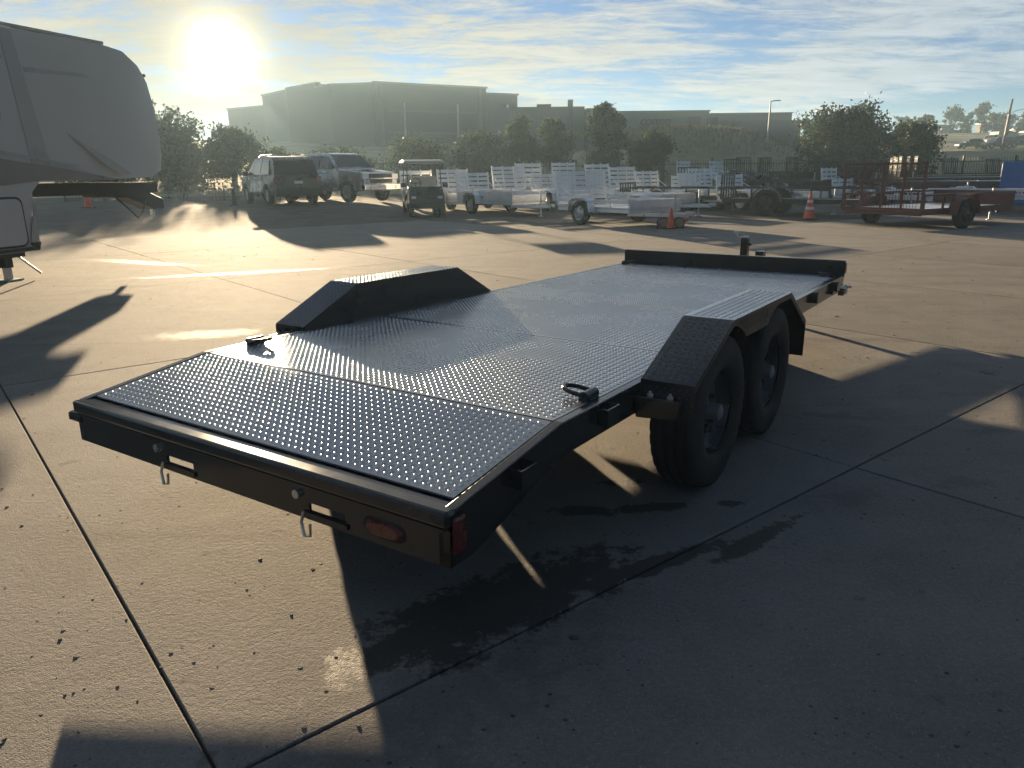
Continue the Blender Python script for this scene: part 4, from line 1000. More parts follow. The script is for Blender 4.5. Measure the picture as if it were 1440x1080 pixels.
# ------------------------------------------------------------------ aluminium utility trailers, ramp gate up at the back (local: Y forward, X right)
def alu_trailer(label, gx, gy, w=1.9, L=3.7, ztop=1.38, hd=(0.57, -0.82), group='silver utility trailers in the yard', slats=7, tilt=6, z=None, solid=False, bars=False, gate=True, gap=0.30):
    h = Vector((hd[0], hd[1], 0)).normalized()
    ax = Vector((gx, gy, 0)) + h*1.15
    z = max(ground_z(ax.x, ax.y), -0.01) if z is None else z
    t = thing('utility_trailer', label, 'trailer', (ax.x, ax.y, z), heading(h.x, h.y), group)
    r0, fz = -1.15, 0.46
    hw = w/2
    mb = MB(); mb.box(-hw, hw, r0, r0+L, fz-.02, fz+.01); mb.build('deck', M['alu_deck'], t)
    for s in (-1, 1):
        mb = MB()
        if solid: mb.box(*sorted((s*hw, s*(hw-.04))), r0, r0+L, fz-.10, fz+.30)
        else:
            mb.box(*sorted((s*hw, s*(hw-.05))), r0, r0+L, fz-.10, fz+.03); mb.box(*sorted((s*hw, s*(hw-.05))), r0, r0+L, fz+.14, fz+.22)
            for k in range(5): mb.box(*sorted((s*(hw-.005), s*(hw-.045))), r0+L*k/4-.02*(k > 0), r0+L*k/4+.02, fz+.03, fz+.14)
        mb.build('side_rail', M['alu'], t)
        mb = MB(); F = [(-.46, .36), (-.40, .64), (-.24, .74), (.24, .74), (.40, .64), (.46, .36), (.43, .36), (.375, .62), (.22, .705), (-.22, .705), (-.375, .62), (-.43, .36)]
        k = len(F)//2
        x0, x1 = sorted((s*(hw+.02), s*(hw+.25)))
        for i in range(k-1):
            q = [F[i], F[i+1], F[2*k-2-i], F[2*k-1-i]]; mb.prism(q, 'x', x0, x1)
        mb.build('fender', M['alu'], t)
        wheel(t, s*(hw+.135), 0, 0.64, 0.18, s)
        mb = MB(); mb.box(*sorted((s*(hw-.02), s*(hw-.14))), r0-.02, r0-.005, fz-.09, fz-.03); mb.build('tail_light', M['red_lens'], t)
    mb = MB(); mb.box(-hw, hw, r0+L-.05, r0+L, fz-.10, fz+.22); mb.build('front_rail', M['alu'], t)
    mb = MB(); mb.box(-hw+.051, hw-.051, r0, r0+.05, fz-.10, fz-.021); mb.build('rear_rail', M['alu'], t)
    mb = MB(); mb.cyl((-hw-.03, 0, .32), (hw+.03, 0, .32), .035, n=10); mb.build('axle', M['galv'], t, 60)
    mb = MB(); e = r0+L
    for s in (-1, 1): mb.bar((s*hw*.75, e-.3, fz-.14), (0, e+1.1, fz-.14), .06, .09)
    mb.build('tongue', M['alu'], t)
    mb = MB(); mb.box(-.05, .05, e+1.05, e+1.3, fz-.15, fz-.05); mb.build('coupler', M['galv'], t, bevel=.01)
    mb = MB(); mb.cyl((.09, e+.75, .03), (.09, e+.75, .82), .03, n=10); mb.cyl((.09, e+.75, 0), (.09, e+.75, .03), .08, n=10); jk = mb.build('jack', M['galv'], t, 60)
    mb = MB(); mb.bar((.09, e+.75, .82), (.09, e+.6, .84), .015, .015); mb.build('crank', M['galv'], jk)
    if gate:
        H = ztop - fz - z
        g = bpy.data.objects.new('ramp_gate', None); COL.objects.link(g); g.parent = t; g.location = (0, r0-.03, fz+.02); g.rotation_euler = (R(tilt), 0, 0)
        mb = MB()
        for x in (-hw+.02, hw-.02): mb.box(x-.025, x+.025, -.02, .02, 0, H)
        for x in (-hw*.33, hw*.33): mb.box(x-.015, x+.015, -.019, .021, 0, H)
        mb.build('gate_frame', M['alu'], g)
        sh = H/(slats+.0)
        me = MB().box(-hw+.046, hw-.046, -.012, .012, 0, sh*(1-gap)).mesh('slat', M['alu'])
        for k in range(slats): link('slat', me, g, loc=(0, -.034, k*sh + sh*gap*.5))
        if bars:
            for k in range(5):
                x = -hw + 2*hw*(k+.5)/5; mb = MB(); mb.box(x-.02, x+.02, -.10, -.06, 0, H); mb.build('bar', M['steel_black'], g)
        for s in (-1, 1):
            mb = MB(); mb.bar((s*(hw-.03), r0-.02+.0, fz+H*.62), (s*(hw-.03), r0+.62, fz+.2), .025, .025); mb.build('brace', M['alu'], t)
    return t

# gate centre x, y from the survey of the yard
alu_trailer('nearest silver trailer with a tall bright slatted ramp gate and jack beside the fallen cone', 2.13, 22.3, 1.85, 2.9, 1.40, slats=7)
alu_trailer('silver trailer with solid side panels just right of the golf cart', -1.30, 28.2, 1.40, 3.4, 1.38, slats=6, solid=True)
alu_trailer('silver trailer partly behind the solid-sided one', -2.25, 31.5, 1.45, 3.4, 1.52, slats=6, solid=True)
alu_trailer('silver trailer whose gate rises directly behind the golf cart', -3.75, 31.5, 1.45, 3.6, 1.50, slats=5, solid=True)
alu_trailer('silver trailer with a tall leaning gate in the middle row', 0.05, 32.2, 1.65, 4.2, 1.62, slats=7, tilt=9)
alu_trailer('silver trailer whose gate shows over the tall leaning one', 0.95, 36.5, 1.5, 3.8, 1.78, slats=6)
alu_trailer('silver trailer with black bars across its gate behind the nearest one', 2.72, 38, 1.45, 3.6, 1.80, slats=7, bars=True)
alu_trailer('silver trailer whose gate top shows above the nearest gate', 4.13, 36, 1.45, 3.6, 1.70, slats=6)
alu_trailer('low silver flatbed with its ramp folded flat behind the cones', 3.0, 27.0, 1.9, 3.4, 0.9, gate=False, hd=(0.72, -0.70))
alu_trailer('silver trailer with dark bars in the row behind the cones', 5.55, 31, 1.25, 3.6, 1.36, slats=6, bars=True)
alu_trailer('silver trailer with a short gate left of the black utility trailer', 6.7, 29.5, 1.35, 3.4, 1.18, slats=5, gap=.25)
alu_trailer('silver trailer with its short gate seen behind another short gate', 7.35, 31.5, 1.35, 3.4, 1.28, slats=5, gap=.25)
alu_trailer('far silver trailer with a small gate raised above the black ones, left', 10.1, 45, 1.1, 3.0, 1.88, slats=4, z=0.55)
alu_trailer('far silver trailer with a small gate raised above the black ones, right', 12.0, 45, 1.1, 3.0, 1.86, slats=4, z=0.55)
alu_trailer('silver trailer with a short gate just left of the red trailer', 12.1, 28.0, 1.25, 3.6, 1.02, slats=4, gap=.25)
alu_trailer('low silver trailer behind the red trailer gate', 14.6, 27.2, 1.6, 3.8, 0.9, gate=False, hd=(0.8, -0.6))
alu_trailer('low silver trailer seen through the red trailer rails', 16.6, 26.0, 1.6, 3.4, 0.9, gate=False, hd=(0.8, -0.6))
alu_trailer('silver trailer leaning its gate behind the stacked black trailers', 14.9, 36.0, 1.2, 3.4, 1.40, slats=5)

alu_trailer('silver trailer with a slatted gate between the nearest gate and the cones row', 5.0, 34.0, 1.5, 3.6, 1.55, slats=6)
alu_trailer('silver trailer with a slatted gate behind the short leaning gates', 8.3, 33.5, 1.5, 3.6, 1.45, slats=6, bars=True)
alu_trailer('silver trailer filling the gap left of the nearest gate', 1.45, 30.0, 1.4, 3.2, 1.30, slats=6, solid=True)
alu_trailer('silver trailer with a slatted gate behind the barred black gate', 7.9, 27.6, 1.4, 3.4, 1.22, slats=5, gap=.25)

# ------------------------------------------------------------------ black steel utility trailers with barred gates
def bar_trailer(label, gx, gy, w=1.9, L=3.8, ztop=1.3, hd=(0.57, -0.82), group='black utility trailers in the yard', matn='steel_black', bars=6, z=None, D=0.70, deck='wood_deck', railh=0.32, mesh=False, rimmat='rim_silver', arch=True, tilt=0, tandem=False, fz=0.50, floor_plates=0):
    h = Vector((hd[0], hd[1], 0)).normalized(); ax = Vector((gx, gy, 0)) + h*1.45
    z = max(ground_z(ax.x, ax.y), -0.01) if z is None else z
    t = thing('utility_trailer', label, 'trailer', (ax.x, ax.y, z), heading(h.x, h.y), group)
    r0, hw = -1.45, w/2
    if floor_plates:
        for k in range(floor_plates):
            a, b_ = -hw+.05 + (w-.1)*k/floor_plates, -hw+.05 + (w-.1)*(k+1)/floor_plates - .008
            mb = MB(); mb.box(a, b_, r0+.06, r0+L-.06, fz-.03, fz); mb.build('plank', M[deck], t)
    else:
        mb = MB(); mb.box(-hw+.05, hw-.05, r0, r0+L, fz-.03, fz); mb.build('deck', M[deck], t)
    for s in (-1, 1):
        mb = MB(); x0, x1 = sorted((s*hw, s*(hw-.05)))
        mb.box(x0, x1, r0, r0+L, fz-.12, fz+.02); mb.build('side_rail', M[matn], t)
        mb = MB(); mb.box(x0, x1, r0, r0+L, fz+railh, fz+railh+.05); mb.build('top_rail', M[matn], t)
        for k in range(6):
            y = r0 + .03 + (L-.06)*k/5; mb = MB(); mb.box(x0+.005, x1-.005, y-.022, y+.022, fz+.02, fz+railh); mb.build('upright', M[matn], t)
        ys_ = (-.42, .42) if tandem else (0,)
        for y in ys_: wheel(t, s*(hw+.14), y, D, .20, s, rimmat)
        mb = MB(); rr = D/2 + .07; m = 11
        cy = D/2
        for y in ys_:
            P_ = []
            if arch: P_ = [(y + math.cos(math.pi*k/m)*rr, cy + math.sin(math.pi*k/m)*rr) for k in range(m+1)]
            else: P_ = [(y-.52, cy-.02), (y-.40, cy+.30), (y-.22, cy+.44), (y+.22, cy+.44), (y+.40, cy+.30), (y+.52, cy-.02)]
            for k in range(len(P_)-1):
                a, b_ = Vector((0, *P_[k])), Vector((0, *P_[k+1])); n = (b_-a).cross(Vector((1, 0, 0))).normalized()*.008
                mb.prism([(a.y, a.z), (b_.y, b_.z), (b_.y+n.y, b_.z+n.z), (a.y+n.y, a.z+n.z)], 'x', *sorted((s*(hw+.02), s*(hw+.26))))
        mb.build('fender', M[matn], t)
        mb = MB(); mb.box(*sorted((s*(hw-.03), s*(hw-.16))), r0-.02, r0-.004, fz-.10, fz-.05); mb.build('tail_light', M['red_lens'], t)
    mb = MB(); mb.box(-hw+.051, hw-.051, r0, r0+.06, fz-.14, fz-.031); mb.build('rear_rail', M[matn], t)
    mb = MB(); mb.box(-hw+.051, hw-.051, r0+L-.05, r0+L, fz-.12, fz+railh+.05); mb.build('front_rail', M[matn], t)
    mb = MB(); mb.cyl((-hw-.03, 0, D/2), (hw+.03, 0, D/2), .04, n=10); mb.build('axle', M['steel_black'], t, 60)
    mb = MB(); e = r0+L
    for s in (-1, 1): mb.bar((s*hw*.8, e-.3, fz-.16), (0, e+1.2, fz-.16), .05, .08)
    mb.build('tongue', M[matn], t)
    mb = MB(); mb.box(-.05, .05, e+1.1, e+1.35, fz-.2, fz-.08); mb.build('coupler', M['galv'], t, bevel=.01)
    mb = MB(); mb.cyl((.1, e+.8, .03), (.1, e+.8, .85), .03, n=10); mb.cyl((.1, e+.8, 0), (.1, e+.8, .03), .08, n=10); mb.build('jack', M['galv'], t, 60)
    H = ztop - fz - z
    g = bpy.data.objects.new('ramp_gate', None); COL.objects.link(g); g.parent = t; g.location = (0, r0-.045, fz-.02); g.rotation_euler = (R(tilt), 0, 0)
    mb = MB(); mb.box(-hw, hw, -.02, .02, 0, .05); mb.box(-hw, hw, -.02, .02, H-.05, H)
    for x in (-hw+.025, hw-.025): mb.box(x-.025, x+.025, -.02, .02, .05, H-.05)
    mb.build('gate_frame', M[matn], g)
    me = MB().box(-.022, .022, -.018, .018, .051, H-.051).mesh('bar', M[matn])
    for k in range(bars): link('bar', me, g, loc=(-hw + w*(k+1)/(bars+1), 0, 0))
    if mesh:
        mb = MB(); st = .075; n = int((w-.1)/st)
        for k in range(n): mb.bar((-hw+.05+k*st, .023, .05), (-hw+.05+k*st, .023, H-.05), .008, .006)
        for k in range(int((H-.1)/.045)): mb.bar((-hw+.05, .028, .06+k*.045), (hw-.05, .028, .06+k*.045), .006, .006)
        tag(mb.build('gate_mesh', M[matn], g, fix=False), kind='stuff')
    return t

bar_trailer('black utility trailer with a barred gate behind the striped cone', 7.15, 25.2, 1.10, 4.6, 1.27, bars=4, hd=(0.80, -0.60), D=0.80, tandem=False, rimmat='rim_black')
bar_trailer('black utility trailer behind the short silver gates', 4.6, 29.8, 1.5, 4.2, 0.98, bars=5, hd=(0.85, -0.52), railh=.25)
for i, (gx, gy, w, zt, lb) in enumerate(((12.1, 42, 1.3, 1.95, 'black barred-gate trailer leftmost in the stacked row under the lamp'), (13.3, 44, 1.3, 2.06, 'black barred-gate trailer second in the stacked row'),
        (14.5, 44, 1.2, 2.04, 'black barred-gate trailer right of the lamp pole'), (16.05, 44, 1.1, 2.06, 'black barred-gate trailer with a rounded tall gate before the large tree'),
        (16.9, 42, 1.2, 1.90, 'black trailer under the left of the large tree'), (18.0, 41, 1.5, 1.88, 'black trailer under the middle of the large tree'),
        (19.6, 41, 1.5, 1.86, 'black trailer under the right of the large tree'), (11.0, 36.5, 1.7, 1.35, 'black trailer in front of the stacked row, below the far silver gates'),
        (13.2, 37.5, 1.7, 1.30, 'black trailer in the middle of the stacked row, low gate'))):
    bar_trailer(lb, gx, gy, w, 4.2, zt, bars=6, z=0.35 if gy > 41.5 else None, group='black utility trailers in the yard', tilt=4)
for gx, gy, w, zt, lb in ((21.4, 41, 1.6, 1.9, 'black barred-gate trailer right of the large tree, nearest the smaller tree'), (23.6, 41.5, 1.6, 1.85, 'black barred-gate trailer below the smaller dark tree'),
        (26.2, 42, 1.6, 1.8, 'black barred-gate trailer below the road sign'), (28.6, 42, 1.6, 1.8, 'black barred-gate trailer at the far right behind the flat decks'), (16.4, 36.5, 1.7, 1.5, 'black barred-gate trailer seen over the red mesh gate'),
        (9.2, 39.5, 1.6, 1.55, 'black barred-gate trailer left of the stacked row behind short silver gates')):
    bar_trailer(lb, gx, gy, w, 4.0, zt, bars=6, z=0.2 if gy > 41.2 else None, tilt=4)
bar_trailer('dark red low trailer among the stacked black ones', 14.2, 33.5, 1.7, 4.6, 0.95, bars=4, matn='red_paint', group='red utility trailers')

# the red utility trailer with the tall mesh gate, right
bar_trailer('dark red utility trailer with a tall mesh ramp gate on the right', 8.94, 18.48, 2.1, 4.0, 1.53, hd=(0.86, 0.52), bars=3, matn='red_paint', D=0.70, deck='alu_deck', railh=.30, mesh=True, rimmat='rim_black', arch=False, group='red utility trailers', fz=0.46, floor_plates=8)

# ------------------------------------------------------------------ flat deck trailers parked behind the red one, blue container
def flat_trailer(label, x, y, L, w, hd, zd, ramps, group='flat deck trailers behind the red trailer'):
    h = Vector((hd[0], hd[1], 0)).normalized(); z = max(ground_z(x, y), -.01)
    t = thing('flat_deck_trailer', label, 'trailer', (x, y, z), heading(h.x, h.y), group)
    hw = w/2
    mb = MB(); mb.box(-hw, hw, -L/2, L/2, zd-.05, zd); mb.build('deck', M['steel_black'], t)
    for s in (-1, 1):
        mb = MB(); mb.box(*sorted((s*hw, s*(hw-.06))), -L/2, L/2, zd-.26, zd-.051); mb.build('side_rail', M['steel_black'], t)
        mb = MB(); mb.box(s*.45-.05, s*.45+.05, -L/2, L/2+1.4, zd-.5, zd-.27); mb.build('main_beam', M['steel_black'], t)
        for yy_ in (-1.0, -.15): wheel(t, s*(hw-.2), yy_, .72, .22, s, 'rim_silver')
        for k in range(ramps):
            mb = MB(); c = s*hw*.55
            for e in (-.22, -.07, .07, .22): mb.box(c+e-.02, c+e+.02, -L/2-.06-.25*k, -L/2-.02-.25*k, zd-.02, zd+.95)
            for zz in (.05, .3, .55, .8): mb.box(c-.2, c+.2, -L/2-.055-.25*k, -L/2-.025-.25*k, zd+zz, zd+zz+.04)
            mb.build('standing_ramp', M['steel_black'], t)
    mb = MB(); mb.cyl((.0, L/2+1.1, 0), (.0, L/2+1.1, zd+.25), .045, n=10); mb.build('jack', M['galv'], t, 60)
    mb = MB(); mb.box(-hw, hw, L/2-.05, L/2, zd, zd+.22); mb.build('front_rail', M['steel_black'], t)
    mb = MB(); mb.box(-.3, .3, L/2+.25, L/2+.7, zd-.26, zd+.12); mb.build('tool_box', M['alu'], t, bevel=.02)
    return t
flat_trailer('long black flat deck trailer right behind the red trailer front', 18.9, 31.5, 6.0, 2.3, (0.95, -0.30), 0.85, 1)
flat_trailer('black flat deck trailer further back with standing ramps', 21.0, 35.5, 6.0, 2.3, (0.95, -0.25), 0.95, 1)
flat_trailer('black flat deck trailer at the right edge behind the blue container', 23.5, 39.5, 5.6, 2.3, (0.97, -0.2), 1.0, 1)
flat_trailer('low black flat deck trailer beneath the mesh gate of the red trailer', 15.6, 32.5, 5.0, 2.1, (0.95, -0.3), 0.62, 0)

bc = thing('blue_container', 'bright blue steel container cut off by the right edge', 'container', (21.05, 28.4, -0.01), R(24))
mb = MB(); mb.box(-1.2, 1.2, 0, 2.3, 0.12, 1.58); cb = mb.build('body', M['blue_paint'], bc, bevel=.01)
for k in range(12):
    mb = MB(); x = -1.12 + k*.2; mb.box(x-.04, x+.04, -.035, -.002, .2, 1.5); mb.build('rib', M['blue_paint'], bc)
mb = MB(); mb.box(-1.22, 1.22, -.05, 2.32, 0, .12); mb.build('base_frame', M['blue_paint'], bc)
mb = MB(); mb.box(-1.15, 1.15, -.055, -.037, 1.05, 1.10); mb.build('lock_rod', M['galv'], bc)
wb = thing('white_box', 'small white cabinet among the trailers below the parked truck', 'cabinet', (23.4, 36.0, 0.9))
mb = MB(); mb.box(-.42, .42, -.3, .3, 0, .62); mb.build('body', M['reflect_white'], wb, bevel=.02); mb = MB(); mb.box(-.4, .4, -.316, -.302, .05, .56); mb.build('door', M['reflect_white'], wb, bevel=.005)
mb = MB(); 
for u in (-.35, .35):
    for v in (-.25, .25): mb.box(u-.03, u+.03, v-.03, v+.03, -.92, 0)
mb.build('stand', M['steel_black'], wb)

# ------------------------------------------------------------------ traffic cones
def cone(label, x, y, h=.71, lying=None, bands=0, dark=False, z=None):
    z = ground_z(x, y) if z is None else z
    z = max(z, 0.0) if y < 22 else z
    t = thing('traffic_cone', label, 'traffic cone', (x, y, z), 0, 'traffic cones')
    mo = 'trim' if dark else 'orange'
    r1, r2 = .145*h/.71, .035*h/.71
    mb = MB(); mb.lathe([(r1+.02, .025), (r1, .05), (r2, h-.01), (r2*.7, h), (0, h)], 20, 'z'); mb.build('cone_body', M[mo], t, 50)
    mb = MB(); mb.box(-.19*h/.71, .19*h/.71, -.19*h/.71, .19*h/.71, 0, .028); mb.build('base', M['trim'], t, bevel=.008)
    for k in range(bands):
        za, zb_ = (.62, .72, .36, .46)[2*k]*h, (.62, .72, .36, .46)[2*k+1]*h
        rr_ = lambda q: r1 + (r2-r1)*(q-.05)/(h-.06) + .003
        mb = MB(); mb.lathe([(rr_(za), za), (rr_(zb_), zb_)], 20, 'z'); mb.build('reflective_band', M['reflect_white'], t, 50)
    if lying is not None:
        t.rotation_euler = (R(lying[0]), 0, R(lying[1])); t.location.z = z + .16*h/.71
    return t
cone('plain orange cone standing in front of the nearest silver trailer', 3.98, 18.9, .50)
cone('orange cone lying on its side beside the standing one', 4.10, 19.2, .48, (76, 100))
cone('orange cone with two white bands in front of the black trailer', 8.58, 21.96, .74, None, 2)
cone('small dark cone under the camper overhang', -15.6, 28.5, .68)
cone('small dark cone near the suv front', -10.45, 29.2, .60, None, 0, True)
def chock(label, x, y, rz):
    t = thing('cable_reel', label, 'reel', (x, y, 0), rz, 'small reels by the cones')
    mb = MB(); mb.cyl((0, -.09, .14), (0, .09, .14), .13, n=18); mb.build('drum', M['trim'], t, 40)
    mb = MB(); mb.cyl((0, -.105, .14), (0, -.092, .14), .105, n=18); mb.build('end_disc', M['brown_end'], t, 40)
    mb = MB(); mb.box(-.14, .14, .02, .12, 0, .03); mb.build('foot', M['trim'], t)
chock('small reel with a brown end left of the upright orange cone', 3.80, 19.05, R(10)); chock('small reel with a brown end right of the upright orange cone', 4.22, 19.05, R(-8))

# ------------------------------------------------------------------ cars: side outline swept across the width with tumblehome
def car(name, label, cat, loc, hd, prof, wheels, wr, hw, belt, roofz, paint, side_glass, wind, back, group=None, lights=None, front_extra=None, trimz=None, tw=.19):
    h = Vector((hd[0], hd[1], 0)).normalized()
    t = thing(name, label, cat, loc, heading(h.x, h.y), group)
    ymin, ymax = min(p[0] for p in prof), max(p[0] for p in prof); ym = (ymin+ymax)/2; hl = (ymax-ymin)/2
    def wz(y, z):
        k = hw if z < belt else hw - (hw*.22)*(z-belt)/(roofz-belt)
        if z < .5: k -= .04*(.5-z)/.3
        e = max(0, abs(y-ym) - hl*.72)/(hl*.28)
        return k*(1 - .13*e*e)
    out = list(prof)
    bot = []
    for yc in sorted(wheels, reverse=True):
        ra = wr + .055
        for k in range(11):
            a = math.pi*k/10; bot.append((yc + ra*math.cos(a), max(prof[-1][1], wr - .02 + ra*math.sin(a)) if 0 < k < 10 else prof[-1][1]))
    out = out + bot
    n = len(out); mb = MB()
    mb.add([(wz(*p), p[0], p[1]) for p in out] + [(-wz(*p), p[0], p[1]) for p in out],
           [tuple(range(n)), tuple(range(2*n-1, n-1, -1))] + [(i, n+i, n+(i+1) % n, (i+1) % n) for i in range(n)])
    me = mb.mesh('body', M[paint]); 
    bm = bmesh.new(); bm.from_mesh(me); bmesh.ops.triangulate(bm, faces=[f for f in bm.faces if len(f.verts) > 4]); bm.to_mesh(me); bm.free()
    body = link('body', me, t, bevel=.035)
    for s in (-1, 1):
        for poly in side_glass:
            mb = MB(); k = len(poly)
            vi = [(s*(wz(*p)+.004), p[0], p[1]) for p in poly]; vo = [(s*(wz(*p)+.012), p[0], p[1]) for p in poly]
            mb.add(vi+vo, [tuple(range(k)), tuple(range(2*k-1, k-1, -1))] + [(i, (i+1) % k, k+(i+1) % k, k+i) for i in range(k)]); mb.build('side_window', M['glass'], t)
        for yc in wheels:
            wheel(t, s*(hw-.11), yc, 2*wr, tw*1.1, s, 'rim_silver')
        mb = MB(); yb = side_glass[0][0][0] if side_glass else 0
        ymir = max(p[0] for g in side_glass for p in g) - .12
        mb.box(*sorted((s*(hw-.02), s*(hw+.20))), ymir-.06, ymir+.08, belt+.03, belt+.20); mb.build('mirror', M['trim'], t, bevel=.03)
        mb = MB(); mb.bar((s*(hw+.004), (ymin+ymax)/2 - hl*.42, belt-.12), (s*(hw+.004), (ymin+ymax)/2 + hl*.30, belt-.12), .012, .02); mb.build('waist_trim', M['trim'], t)
        for yh in (-.35, .65): 
            mb = MB(); mb.box(*sorted((s*(hw+.003), s*(hw+.025))), yh-.1, yh+.1, belt-.10, belt-.065); mb.build('door_handle', M['chrome'], t, bevel=.006)
    for nm, (pa, pb) in (('windscreen', wind), ('rear_window', back)):
        a, b_ = Vector((0, *pa)), Vector((0, *pb)); d = (b_-a); nn = Vector((0, -d.z, d.y)).normalized()
        if (nn.z < 0): nn = -nn
        a2, b2 = a + d*.08 + nn*.006, b_ - d*.08 + nn*.006
        wa, wb_ = wz(*pa)*.92, wz(*pb)*.92
        vs = [(-wa, a2.y, a2.z), (wa, a2.y, a2.z), (wb_, b2.y, b2.z), (-wb_, b2.y, b2.z)]
        mb = MB(); mb.add(vs + [tuple(Vector(v)+nn*.01) for v in vs], [(0,1,2,3), (7,6,5,4), (0,4,5,1), (1,5,6,2), (2,6,7,3), (3,7,4,0)]); mb.build(nm, M['glass'], t)
    for nm, mt, x0, x1, y, z0_, z1_, dp in (lights or []):
        for s in (-1, 1):
            mb = MB(); mb.box(*sorted((s*x0, s*x1)), *sorted((y, y+dp)), z0_, z1_); mb.build(nm, M[mt], t, bevel=.015)
    for nm, mt, x0, x1, y0_, y1_, z0_, z1_ in (front_extra or []):
        mb = MB(); mb.box(x0, x1, y0_, y1_, z0_, z1_); mb.build(nm, M[mt], t, bevel=.012)
    return t
suv_prof = [(-2.30, .34), (-2.37, .55), (-2.36, .98), (-2.28, 1.06), (-2.02, 1.62), (-1.78, 1.73), (-.9, 1.775), (-.1, 1.765), (.42, 1.69), (1.12, 1.14), (1.25, 1.09), (1.95, .99), (2.22, .86), (2.32, .62), (2.27, .32)]
car('parked_suv', 'dark suv parked nose away beside the silver pickup', 'suv', (-9.05, 30.4, ground_z(-9.05, 30.4)), (-.55, .83), suv_prof, (1.42, -1.40), .37, .93, 1.05, 1.775, 'car_dark',
    [[(.25, 1.10), (.98, 1.10), (.38, 1.60), (.25, 1.62)], [(-.75, 1.10), (.20, 1.10), (.20, 1.63), (-.75, 1.66)], [(-1.85, 1.12), (-.82, 1.10), (-.82, 1.66), (-1.62, 1.62)]],
    ((.42, 1.69), (1.12, 1.14)), ((-2.02, 1.62), (-2.28, 1.06)), None,
    [('headlight', 'clear_lens', .55, .84, 2.12, .74, .88, .10), ('tail_light', 'red_lens', .68, .88, -2.385, .80, 1.04, .04)],
    [('rear_bumper', 'trim', -.86, .86, -2.42, -2.345, .40, .60), ('licence_plate', 'reflect_white', -.16, .16, -2.40, -2.375, .78, .88), ('roof_rail', 'galv', -.64, -.60, -1.5, .1, 1.80, 1.83), ('roof_rail', 'galv', .60, .64, -1.5, .1, 1.80, 1.83), ('crossbar', 'galv', -.59, .59, -1.2, -1.14, 1.805, 1.825), ('rear_wiper', 'trim', -.02, .42, -2.30, -2.27, 1.12, 1.14)])
pk_prof = [(-2.95, .46), (-2.99, .62), (-2.96, 1.24), (-1.02, 1.26), (-.98, 1.32), (-.86, 1.84), (-.62, 1.93), (.5, 1.945), (.85, 1.89), (1.46, 1.32), (1.62, 1.27), (2.72, 1.18), (2.90, 1.08), (2.95, .70), (2.90, .44)]
car('pickup_truck', 'silver crew-cab pickup facing the camera behind the suv', 'pickup truck', (-7.45, 33.0, ground_z(-7.45, 33.0)), (.78, -.63), pk_prof, (1.95, -1.85), .42, .99, 1.27, 1.945, 'car_silver',
    [[(.30, 1.32), (1.28, 1.32), (.78, 1.80), (.30, 1.84)], [(-.78, 1.32), (.24, 1.32), (.24, 1.84), (-.68, 1.82)]],
    ((.85, 1.89), (1.46, 1.32)), ((-.86, 1.84), (-.98, 1.32)), None,
    [('headlight', 'clear_lens', .62, .93, 2.80, .90, 1.10, .13), ('tail_light', 'red_lens', .86, .96, -3.0, .85, 1.15, .04), ('fog_light', 'clear_lens', .60, .74, 3.02, .52, .60, .03)],
    [('grille', 'trim', -.58, .58, 2.86, 2.965, .74, 1.10), ('grille_bar', 'chrome', -.56, .56, 2.967, 2.985, .90, .945), ('front_bumper', 'chrome', -.95, .95, 2.88, 3.05, .48, .70), ('licence_plate', 'reflect_white', -.15, .15, 3.052, 3.06, .54, .66), ('hood_scoop', 'car_silver', -.35, .35, 1.75, 2.65, 1.24, 1.27), ('cab_lamp', 'amber_lens', -.05, .05, .70, .78, 1.93, 1.96)])
far_prof = [(-2.1, .3), (-2.2, .55), (-2.15, .9), (-1.75, 1.0), (-1.25, 1.42), (-.9, 1.47), (.2, 1.46), (.55, 1.38), (1.15, .98), (1.95, .85), (2.15, .6), (2.1, .3)]
fg = [[(-1.1, 1.0), (.95, 1.0), (.45, 1.34), (-1.0, 1.38)]]
car('far_pickup', 'black pickup parked below the utility pole on the far road', 'pickup truck', (82.4, 126, 4.15), (-1, -.1), pk_prof, (1.95, -1.85), .42, .95, 1.27, 1.945, 'car_black',
    [[(.30, 1.32), (1.28, 1.32), (.78, 1.80), (.30, 1.84)]], ((.85, 1.89), (1.46, 1.32)), ((-.86, 1.84), (-.98, 1.32)), 'vehicles parked on the far road')
car('far_car', 'pale car at the right edge of the far road', 'car', (88.0, 126, 4.15), (-1, -.05), far_prof, (1.35, -1.35), .33, .9, .95, 1.47, 'car_silver', fg, ((.55, 1.38), (1.15, .98)), ((-1.25, 1.42), (-1.75, 1.0)), 'vehicles parked on the far road')
car('far_car', 'grey car left of the boxy truck on the far road', 'car', (74.2, 126, 4.15), (-1, .1), far_prof, (1.35, -1.35), .33, .9, .95, 1.47, 'car_dark', fg, ((.55, 1.38), (1.15, .98)), ((-1.25, 1.42), (-1.75, 1.0)), 'vehicles parked on the far road')
car('far_jeep', 'black off-roader parked in front of the boxy truck', 'car', (76.6, 123, 3.98), (-1, -.05), suv_prof, (1.42, -1.40), .40, .9, 1.05, 1.775, 'car_black', [[(-1.7, 1.1), (.9, 1.1), (.35, 1.6), (-1.6, 1.62)]], ((.42, 1.69), (1.12, 1.14)), ((-2.02, 1.62), (-2.28, 1.06)), 'vehicles parked on the far road')
bt = thing('box_truck', 'pale boxy truck parked on the far road by the utility pole', 'truck', (79.0, 127, 4.2), heading(-1, -.08), 'vehicles parked on the far road')
mb = MB(); mb.prism([(-2.6, .6), (-2.6, 2.25), (-2.35, 2.5), (.6, 2.55), (.75, 2.4), (.75, .6)], 'x', -1.1, 1.1); mb.build('cargo_box', M['bus_tan'], bt, bevel=.06)
